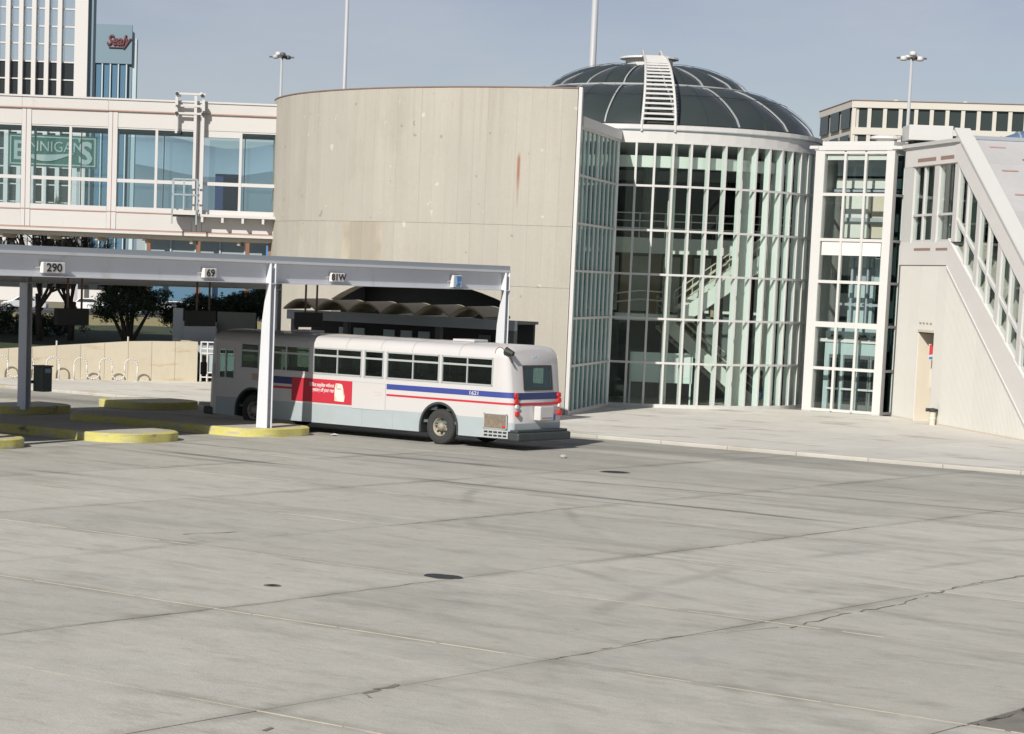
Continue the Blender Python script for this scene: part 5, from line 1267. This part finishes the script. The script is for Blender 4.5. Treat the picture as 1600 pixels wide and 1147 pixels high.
bk_ = gf_('basket', 7.28, 8.35, -.85, -.28, 6.98, 7.16, 'bridgew')
for (s_, t_) in ((7.28, -.85), (8.29, -.85), (7.28, -.33), (8.29, -.33), (7.75, -.85)): gf_('basket_post', s_, s_+.06, t_, t_+.05, 6.6 if t_ < -.5 and s_ != 7.75 else 7.16, 8.4, 'asphwall', bk_)
for z in (7.75, 8.36): gf_('basket_rail', 7.28, 8.35, -.85, -.80, z, z+.05, 'asphwall', bk_); gf_('basket_rail', 7.28, 8.35, -.33, -.28, z, z+.05, 'asphwall', bk_)
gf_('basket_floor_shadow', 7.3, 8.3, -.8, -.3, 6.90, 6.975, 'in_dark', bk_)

# ================================================================== FAR BUILDINGS
def facade_tower(name, label, corner, dr, dp, wid, dep, ztop_, bay, floor, fin_w, mats, z_dark, cat='office tower'):
    pass
# white mullioned tower at the far left
t0 = V3((-301.5, 292.2, 0)); fr = -RV; de = FV    # runs to the left from its right edge
tw_ = thing('white_office_tower', 'tall white mullioned office tower cut by the left top corner', 'office tower', t0)
def tf(name, l0, l1, d0, d1, z0, z1, m_, parent=tw_, o=t0): return build(name, MB().frame(o, fr, de, (0, 0, 1), l0, l1, d0, d1, z0, z1), m_, parent)
W_ = 34
tf('core', 1.5, W_, 1.6, 7, 0, 66, 'darkglass'); tf('side_wall', -1.0, 1.45, 1.0, 4.5, 0, 66, 'bluefr'); tf('corner_pier', -.2, 2.0, 0, 1.59, 0, 66, 'ctower')  # side wall coloured dark blue to paint in its shade
bay = 2.17
nbs = int((W_-2)/bay)
for k in range(nbs+1): tf('fin', 2.0+k*bay-.0+.0, 2.0+k*bay+.72 if k else 2.01, 0, 1.2, 0, 66, 'ctower') if k else None
for k in range(nbs):
    x0 = 2.0+k*bay+(.72 if k else 0)
    for f_ in range(22):
        z0 = .1+f_*2.93; z1 = z0+2.72
        if z0 < 2 and k > 9: pass
        m_ = 'skyglass' if z0 > 38.0-(k % 3)*.3 else 'darkglass'  # one glass in two tones: differing reflections put into the pane colour
        tf('window', x0, 2.0+(k+1)*bay, 1.0, 1.3, z0, z1, m_)
sp = MB()
for f_ in range(23): sp.frame(t0, fr, de, (0, 0, 1), 2.0, W_, .75, .99, f_*2.93-.11, f_*2.93+.10)
build('floor_band', sp, 'ctower', tw_)
# blue tower
t1 = V3((-367.2, 369.0, 0)); bw = thing('blue_office_tower', 'blue glass office tower with a red script sign behind the white tower', 'office tower', t1)
def tb(name, l0, l1, d0, d1, z0, z1, m_): return build(name, MB().frame(t1, fr, de, (0, 0, 1), l0, l1, d0, d1, z0, z1), m_, bw)
tb('core', 0, 20, 1, 5, 0, 53.0, 'bluefr'); tb('parapet_band', 0, 20, .2, .99, 46.2, 54.2, 'bluefr'); tb('chamfer', -.9, -.01, 1.2, 3.5, 0, 51.5, 'bluelt')
for k in range(9):
    x = .9+k*1.72*.98; tb('pale_fin', x, x+.28, .1, .99, 0, 46.1, 'bluelt')
    for (z0, z1) in ((0, 11.5), (11.6, 23), (23.1, 34.5), (34.6, 46.1)): tb('glass_strip', x+.45, x+1.45, .6, .99, z0, z1, 'blueglass')
text('script_sign', 'Sealy', 2.9, t1+fr*3.0+de*.0+V3((0, 0, 50.9)), RV, (0, 0, 1), 'scriptred', bw, thick=.4, sx=.80, bold=.07, shear=.4)
build('script_sign', MB().bar(t1+fr*4.8+V3((0, -.1, 49.5)), t1+fr*1.5+V3((0, -.1, 49.5)), .2, .16), 'scriptred', bw)
# restaurant sign
so = V3((-221.6, 202.2, 0)); rs = thing('restaurant_sign', "green restaurant sign reading BENNIGAN'S seen through the footbridge windows", 'sign', so)
sd0 = (V3((-214.35, 209.9, 0))-so).normalized(); sn0 = V3((sd0.y, -sd0.x, 0))
def rsf(name, l0, l1, d0, d1, z0, z1, m_): return build(name, MB().frame(so, sd0, sn0, (0, 0, 1), l0, l1, d0, d1, z0, z1), m_, rs)
Ls = 10.6
rsf('sign_field', 0, Ls, -.4, 0, 16.1, 19.9, 'signgreen')
for (a, b, c, d) in ((.2, Ls-.2, 19.55, 19.7), (.2, Ls-.2, 16.3, 16.45), (.2, .35, 16.45, 19.55), (Ls-.35, Ls-.2, 16.45, 19.55)): rsf('sign_border', a, b, .01, .06, c, d, 'signpale')
zc = 18.15
text('sign_letters', 'ENNIGAN', 1.75, so+sd0*5.25+sn0*.06+V3((0, 0, 18.45)), sd0, (0, 0, 1), 'signpale', rs, thick=.08, sx=.93)
text('sign_letters', 'B', 3.2, so+sd0*1.4+sn0*.06+V3((0, 0, 17.85)), sd0, (0, 0, 1), 'signpale', rs, thick=.08, bold=.05)
text('sign_letters', "'", 1.8, so+sd0*8.45+sn0*.06+V3((0, 0, 18.9)), sd0, (0, 0, 1), 'signpale', rs, thick=.08, bold=.05)
text('sign_letters', 'S', 3.6, so+sd0*9.2+sn0*.06+V3((0, 0, 17.75)), sd0, (0, 0, 1), 'signpale', rs, thick=.08, bold=.12)
swm = []; 
for i in range(17): u = i/16; swm.append(so+sd0*(1.6+6.2*u)+sn0*.05+V3((0, 0, 17.55-.12*sin(pi*u)+.25*u)))
for i in range(17): u = 1-i/16; swm.append(so+sd0*(1.6+6.2*u)+sn0*.05+V3((0, 0, 17.45-.95*sin(pi*u)**1.2*(1-.3*u)+.25*u)))
build('sign_swash', MB().ext(swm, sn0*.05), 'signpale', rs)
for l in (2.2, Ls-2.2): build('sign_post', MB().frame(so, sd0, sn0, (0, 0, 1), l-.2, l+.2, -.9, -.5, 0, 19.5), 'pole', rs)
# right-hand office building
oc = V3((-170.3, 317.2, 0)); od = V3((.865, .50, 0)).normalized(); ol = V3((-.635, .773, 0)).normalized()
ob = thing('cream_office_block', 'cream office block with a row of dark square windows behind the stair building', 'office building', oc)
def of_(name, o, d, l0, l1, n0, n1, z0, z1, m_):
    nn_ = V3((-d.y, d.x, 0))
    if nn_.dot(FV) < 0: nn_ = -nn_
    return build(name, MB().frame(o, d, nn_, (0, 0, 1), l0, l1, n0, n1, z0, z1), m_, ob)
ZR_, LO = 31.9, 46
of_('core', oc, od, .5, LO, .6, 22, 0, 31.2, 'officew')
lf = MB().hexa([oc+V3((0, 0, 0)), oc+ol*25, oc+ol*25+od*6, oc+od*4+ol*1, oc+V3((0, 0, 31.2)), oc+ol*25+V3((0, 0, 31.2)), oc+ol*25+od*6+V3((0, 0, 31.2)), oc+od*4+ol*1+V3((0, 0, 31.2))]); build('core', lf, 'officew', ob)
of_('parapet', oc, od, -.1, LO, -.25, .59, 30.95, ZR_, 'officew'); of_('roof_edge', oc, od, -.2, LO, -.35, .6, ZR_, ZR_+.12, 'coping')
build('parapet', MB().frame(oc, ol, V3((-ol.y, ol.x, 0)), (0, 0, 1), 0, 25.2, -.3, .28, 30.95, ZR_), 'officew', ob); build('roof_edge', MB().frame(oc, ol, V3((-ol.y, ol.x, 0)), (0, 0, 1), 0, 25.2, -.35, .35, ZR_, ZR_+.12), 'coping', ob)
bayo = 2.19
for fl, (z0, z1) in enumerate(((28.15, 30.95), (24.4, 27.15), (20.6, 23.4), (16.8, 19.6))):
    of_('floor_band', oc, od, 0, LO, -.2, .59, z1-3.9+.1 if 0 else z0-1.0, z0, 'officew')
    for k in range(int(LO/bayo)):
        of_('window', oc, od, .35+k*bayo, .35+k*bayo+1.62, .2, .58, z0+.01, z1-.01, 'officegl')
    for k in range(3): build('window', MB().frame(oc, ol, V3((-ol.y, ol.x, 0)), (0, 0, 1), 1.2+k*8.2, 7.6+k*8.2, .25, .30, z0, z1), 'officegl', ob)
for k in range(int(LO/bayo)+1): of_('pier', oc, od, .35+k*bayo-.56, .35+k*bayo-.01, -.1, .59, 16, 30.94, 'officew')
for (l, r_) in ((6.2, .8), (16, .7)):
    pv = oc+od*l+V3((-.5, .8, 0))*4+V3((0, 0, ZR_)); build('roof_vent', MB().lathe(pv, [(r_, -.5), (r_, .3), (.05, .6)], 10), 'white2', ob)
# grey low building with rust posts, under the footbridge
lo_o = far(-30.5, 268); lb_ = thing('low_grey_building', 'low grey panelled building with rust brown posts seen under the footbridge', 'building', lo_o)
def lf_(name, l0, l1, d0, d1, z0, z1, m_): return build(name, MB().frame(lo_o, RV, FV, (0, 0, 1), l0, l1, d0, d1, z0, z1), m_, lb_)
lf_('wall', 0, 30, 1, 14, -.1, 9.5, 'asphwall'); lf_('roof', -.5, 31, -3, 14, 9.5, 10.2, 'bluefr')
for k in range(11): lf_('mullion', 1+k*2.7, 1.15+k*2.7, .8, .99, 4.2, 9.4, 'bluelt')
lf_('low_band', 0, 30, .9, .99, 1.0, 3.4, 'blueglass')
for l in (1.5, 6.9, 12.2, 24.5): lf_('rust_post', l, l+.42, -2.6, -2.2, -.1, 9.4, 'rustcol')
lf_('dark_glazing', 14.8, 23, .55, .85, 2.5, 9.3, 'darkglass')
for l in (18.2, 19.6): lf_('white_post', l, l+.2, .2, .5, 1.5, 9.3, 'white2')
lf_('blue_sign', 14.3, 15.0, -.4, -.1, 4.6, 7.4, 'pblue')
# far white strip building left
lo2 = far(-52, 300); fb = thing('long_white_building', 'long low white building far behind the bare trees at left', 'building', lo2)
build('wall', MB().frame(lo2, RV, FV, (0, 0, 1), -20, 28, 0, 12, -.1, 3.6), 'ctower', fb); build('window_band', MB().frame(lo2, RV, FV, (0, 0, 1), -19, 27, -.1, -.01, 1.6, 2.6), 'darkglass', fb); build('roof', MB().frame(lo2, RV, FV, (0, 0, 1), -20.5, 28.5, -.5, 12, 3.61, 4.0), 'bluefr', fb)

# masts
def mast(pos, top, r0, label, head=None, r1=None):
    t = thing('light_mast' if head else 'tall_pole', label, 'mast' if head else 'pole', pos); p = V3(pos)
    build('shaft', MB().tube(p, p+V3((0, 0, top)), r0, r1 or r0*.6, n=14), 'pole', t, smooth=True)
    build('foot_flange', MB().tube(p, p+V3((0, 0, .12)), r0*1.8, n=14), 'pole', t)
    if head:
        h = p+V3((0, 0, top)); build('cross_arm', MB().bar(h-RV*1.0, h+RV*1.0, .12, .12).bar(h-FV*.7, h+FV*.7, .12, .12), 'poledark', t)
        for i, (dx, dy, dz, m_) in enumerate(head): 
            q = h+RV*dx+FV*dy+V3((0, 0, dz)); build('floodlight', MB().lathe(q, [(.08, .24), (.21, .20), (.26, .0), (.18, -.08), (.01, -.08)], 12), m_, t, smooth=True)
mast((-132.3, 150.0, 0), 21.9, .17, 'distant slim light mast with lamp heads left of the concrete wall', [(-.28, 0, .18, 'white'), (.5, 0, -.08, 'poledark'), (.12, .3, 0, 'white'), (-.5, 0, -.05, 'pole'), (.1, -.4, .1, 'poledark')])
mast((-70.6, 84.3, 0), 21, .095, 'thin white pole rising behind the left half of the concrete wall', r1=.08)
mast((-67.5, 99.2, 0), 24, .24, 'thick tapered pole rising behind the dome', r1=.13)
mast((-77.2, 151.5, 0), 20.6, .17, 'light mast with a cluster of white lamp heads behind the stair roof', [(-.55, 0, -.1, 'white'), (.55, 0, -.1, 'white'), (0, -.3, .2, 'white'), (-.2, .4, .0, 'white'), (.3, .2, -.05, 'white2')])

# grey plaster wall behind the white railing
gw = thing('grey_garden_wall', 'grey plastered garden wall with a taller pier behind the bus nose', 'wall', (-74, 82, 0))
go = V3((-73.9, 78.3, 0))
gpos = V3((-74.6, 77.9, 0))
build('pier', MB().frame(gpos, RV, FV, (0, 0, 1), 0, .42, 0, .5, 1, 3.1), 'greyplaster', gw)
build('wall_run', MB().frame(gpos, RV, FV, (0, 0, 1), .421, 1.9, .03, .35, .2, 2.55), 'greyplaster', gw)
build('wall_run', MB().frame(gpos, RV, FV, (0, 0, 1), 1.9, 3.6, .6, 1.1, .2, 3.0), 'in_grey', gw)

# ================================================================== TREES
def bare_tree(base, h, label, seed, spread=.5):
    rnd = random.Random(seed); t = thing('bare_tree', label, 'tree', base, 'bare trees on the bank'); b = V3(base)
    tr, cr = MB(), MB(); tr.tube(b-V3((0, 0, .3)), b+V3((rnd.uniform(-.2, .2), 0, h*.32)), .16, .12, n=8)
    def grow(p, d, l, r_, lev):
        if lev > 6 or r_ < .004: return
        q = p+d*l; m_ = tr if lev < 2 else cr; m_.tube(p, q, r_, r_*.72, n=6 if lev < 2 else 3, cap=False)
        for _ in range(3 if lev < 5 else 2):
            a = V3((rnd.gauss(0, 1), rnd.gauss(0, 1), rnd.gauss(0, 1)+.35)).normalized()
            grow(p+d*l*rnd.uniform(.6, 1), (d+a*spread*rnd.uniform(.7, 1.3)+V3((0, 0, .06))).normalized(), l*rnd.uniform(.62, .86), r_*rnd.uniform(.55, .7), lev+1)
    for _ in range(4):
        grow(b+V3((0, 0, h*rnd.uniform(.22, .32))), V3((rnd.gauss(0, .5), rnd.gauss(0, .5), 1)).normalized(), h*.24, .085, 0)
    build('trunk', tr, 'bark', t, smooth=True); build('crown', cr, 'bark', t, recalc=False)
bare_tree((-80.6, 75.6, 1.5), 6.2, 'leafless tree with a thick dark trunk right of the shaded canopy post', 1)
bare_tree((-80.1, 77.0, 1.5), 5.2, 'leafless tree with a slimmer leaning trunk next to the thick one', 2)
bare_tree((-84.5, 74.0, 1.5), 5.6, 'leafless tree at the far left behind the low wall', 3)
bare_tree((-83.6, 80.2, 1.5), 4.4, 'small leafless tree between the bare trees and the pine', 4)
def leafy(base, blobs, label, seed, m_='needle', name='pine_tree', cat='tree', n=5200, leaf=.085, group=None, trunk=.14):
    rnd = random.Random(seed); t = thing(name, label, cat, base, group); b = V3(base)
    tr = MB(); tot = sum(x[3]*x[4]*x[5] for x in blobs)
    for (x, y, z, a, bb_, c) in blobs: tr.tube(b-V3((0, 0, .3)), b+RV*x+FV*y+V3((0, 0, z)), trunk, trunk*.3, n=6)
    build('trunk', tr, 'bark', t)
    cr = MB()
    for (x, y, z, a, bb_, c) in blobs:
        cc = b+RV*x+FV*y+V3((0, 0, z)); k = int(n*(a*bb_*c)/tot); cl = []
        for _ in range(max(10, k//55)):
            d = V3((rnd.gauss(0, 1), rnd.gauss(0, 1), rnd.gauss(0, 1))).normalized(); rr = rnd.uniform(.45, 1.06); cl.append((d.x*rr, d.y*rr, d.z*rr))
        for _ in range(k):
            u = rnd.choice(cl); o_ = V3((u[0]*a+rnd.gauss(0, .13), u[1]*bb_+rnd.gauss(0, .13), u[2]*c+rnd.gauss(0, .09)))
            p = cc+RV*o_.x+FV*o_.y+V3((0, 0, o_.z)); a1_ = V3((rnd.gauss(0, 1), rnd.gauss(0, 1), rnd.gauss(0, 1))).normalized(); b1 = a1_.cross(V3((rnd.gauss(0, 1), rnd.gauss(0, 1), rnd.gauss(0, 1)))).normalized()
            s_ = leaf*rnd.uniform(.6, 1.5); cr.add([p-a1_*s_, p+b1*s_*.5, p+a1_*s_], [(0, 1, 2)])
    build('crown', cr, m_, t, recalc=False); return t
leafy((-77.6, 78.2, 1.5), [(-.1, 0, 1.75, 1.35, .9, .8), (.3, .2, 2.7, .9, .7, .7), (-.7, 0, 2.5, .8, .7, .7), (1.1, .1, 1.8, .75, .6, .6), (-.9, 0, 1.4, .8, .5, .5)], 'dark bushy pine with a low wide crown behind the low wall', 11, n=13000)
leafy((-75.9, 80.6, 1.5), [(-.5, 0, 1.25, 1.3, .7, .50), (.9, 0, 1.35, 1.2, .7, .50), (1.9, .1, 1.7, 1.0, .6, .6), (.2, 0, 1.85, .8, .5, .40)], 'dark spreading pine with a flat crown left of the grey garden wall', 12, n=13000)
leafy((-73.6, 82.2, 1.5), [(0, 0, 1.9, 1.2, .8, .62), (1.0, 0, 1.6, .9, .7, .6), (-.9, 0, 1.6, .9, .6, .5)], 'dark pine directly behind the grey garden wall', 13, n=13000)
leafy((-72.9, 83.4, 1.6), [(0, 0, 2.15, 1.2, .6, .45), (1.1, 0, 2.1, .7, .6, .4)], 'yellowish green shrub crown above the dark pine by the sunlit post', 14, 'needle2', 'shrub', 'shrub', n=3800)
leafy((-88, 70, 1.4), [(0, 0, .9, 2.2, 1.2, .8), (3.0, 1, .7, 1.8, 1.1, .6)], 'dark evergreen hedge shrub at the left edge behind the low wall', 15, n=9000, name='hedge_shrub', cat='shrub')
leafy((-83.5, 75.8, 1.5), [(0, 0, .7, 2.2, .8, .6), (2.2, .6, .55, 1.6, .8, .5)], 'low dark evergreen shrub at the foot of the bare trees', 16, n=8000, name='hedge_shrub', cat='shrub')

# ================================================================== PARKED CARS FAR AWAY
def car(pos, ang, paint, label, sc_=1.):
    t = thing('parked_car', label, 'car', pos, 'cars on the road beyond the trees'); p = V3(pos); d = V3((cos(ang), sin(ang), 0)); n = V3((-d.y, d.x, 0))
    side_ = [(-2.2, .35), (-2.25, .75), (-1.9, .95), (-1.35, 1.0), (-.9, 1.40), (.5, 1.42), (1.15, 1.0), (2.0, .85), (2.25, .6), (2.2, .35)]
    build('body', MB().ext([p+d*x-n*.85+V3((0, 0, z)) for x, z in side_], n*1.7), paint, t, bevel=.06)
    gl = [(-1.2, 1.02), (-.86, 1.33), (.45, 1.35), (1.0, 1.02)]
    build('window', MB().ext([p+d*x-n*.856+V3((0, 0, z)) for x, z in gl], n*1.712), 'carglass', t)
    for x in (-1.4, 1.4):
        for s2 in (-1, 1): w_ = build('wheel', MB().disc(p+d*x+n*s2*.76+V3((0, 0, .33)), .33, n, .2, 14), 'rubber', t); build('hubcap', MB().disc(p+d*x+n*s2*.87+V3((0, 0, .33)), .18, n, .02, 10), 'frame', w_)
    for s2 in (-.6, .6): build('headlight', MB().disc(p+d*2.2+n*s2+V3((0, 0, .62)), .1, d, .08, 8), 'lampclear', t); build('tail_light', MB().disc(p-d*2.2+n*s2+V3((0, 0, .7)), .1, d, .08, 8), 'lampred', t)
ra = atan2(RV.y, RV.x)
for (lat, dd, a_, pt, lb) in ((-23.8, 247, 0, 'carsilver', 'silver car on the road behind the left of the pines'), (-20.2, 240, 0, 'carwhite', 'white car showing above the spreading pine'), (-14.3, 243, pi, 'carblue', 'blue car glimpsed left of the sunlit canopy post'), (-32.5, 246, 0, 'carwhite', 'white car far behind the bare trees'), (-38.5, 243, pi, 'carsilver', 'silver car at the far left behind the shaded post'), (-28.4, 243, 0, 'cardark', 'dark car on the road between two pale cars')):
    p = far(lat, dd, -.1); car(p, ra+a_, pt, lb)

# ================================================================== SMALL THINGS ON THE YARD
def cover(c, r_, label, name='manhole_cover'):
    t = thing(name, label, 'manhole', c); cx, cy = c[0], c[1]
    build('rim_ring', MB().lathe((cx, cy, 0), [(r_+.05, .001), (r_+.05, .008), (r_, .008), (r_, .001)], 28), 'joint', t)
    build('lid', MB().lathe((cx, cy, 0), [(0.001, .0065), (r_-.01, .0065), (r_-.01, .0)], 28), 'dark', t)
    b = MB()
    for i in range(-3, 4):
        l = sqrt(max(.01, (r_*.85)**2-(i*r_*.24)**2)); b.box(cx+i*r_*.24-.015, cx+i*r_*.24+.015, cy-l, cy+l, .0066, .011)
    build('lid_ribs', b, 'dark', t)
cover((-35.19, 53.63, 0), .36, 'round manhole cover in the lane beyond the bus tail'); 
dt = thing('drain_patch', 'dark elongated drain patch on the joint in the middle of the yard', 'drain', (-24.36, 32.07, 0))
build('patch', MB().ext([(-24.36+.36*cos(q)*(1+.08*sin(3*q)), 32.07+.27*sin(q)*(1+.1*cos(5*q)), .003) for q in [2*pi*i/20 for i in range(20)]], (0, 0, .004)), 'dark', dt)
cover((-25.28, 28.82, 0), .09, 'small faint metal cover left of the dark drain patch', 'valve_cover')
st_ = thing('stone', 'small pale stone lying on the yard behind the bus tail', 'stone', (-38.75, 56.39, 0))
import bmesh
bm = bmesh.new(); bmesh.ops.create_icosphere(bm, subdivisions=2, radius=.10)
for v_ in bm.verts: v_.co *= random.uniform(.8, 1.15); v_.co.z = v_.co.z*.6+.05
me = bpy.data.meshes.new('stone_body'); bm.to_mesh(me); bm.free(); me.materials.append(M['in_mid']); so_ = bpy.data.objects.new('stone_body', me); COL.objects.link(so_); so_.parent = st_
lt = thing('litter', 'scrap of white litter beside the rounded island end', 'litter', (-47.6, 56.9, 0))
build('scrap', MB().add([(-47.75, 56.85, .01), (-47.5, 56.8, .04), (-47.45, 57.0, .01), (-47.7, 57.05, .06)], [(0, 1, 2), (0, 2, 3)]), 'pwhite', lt)
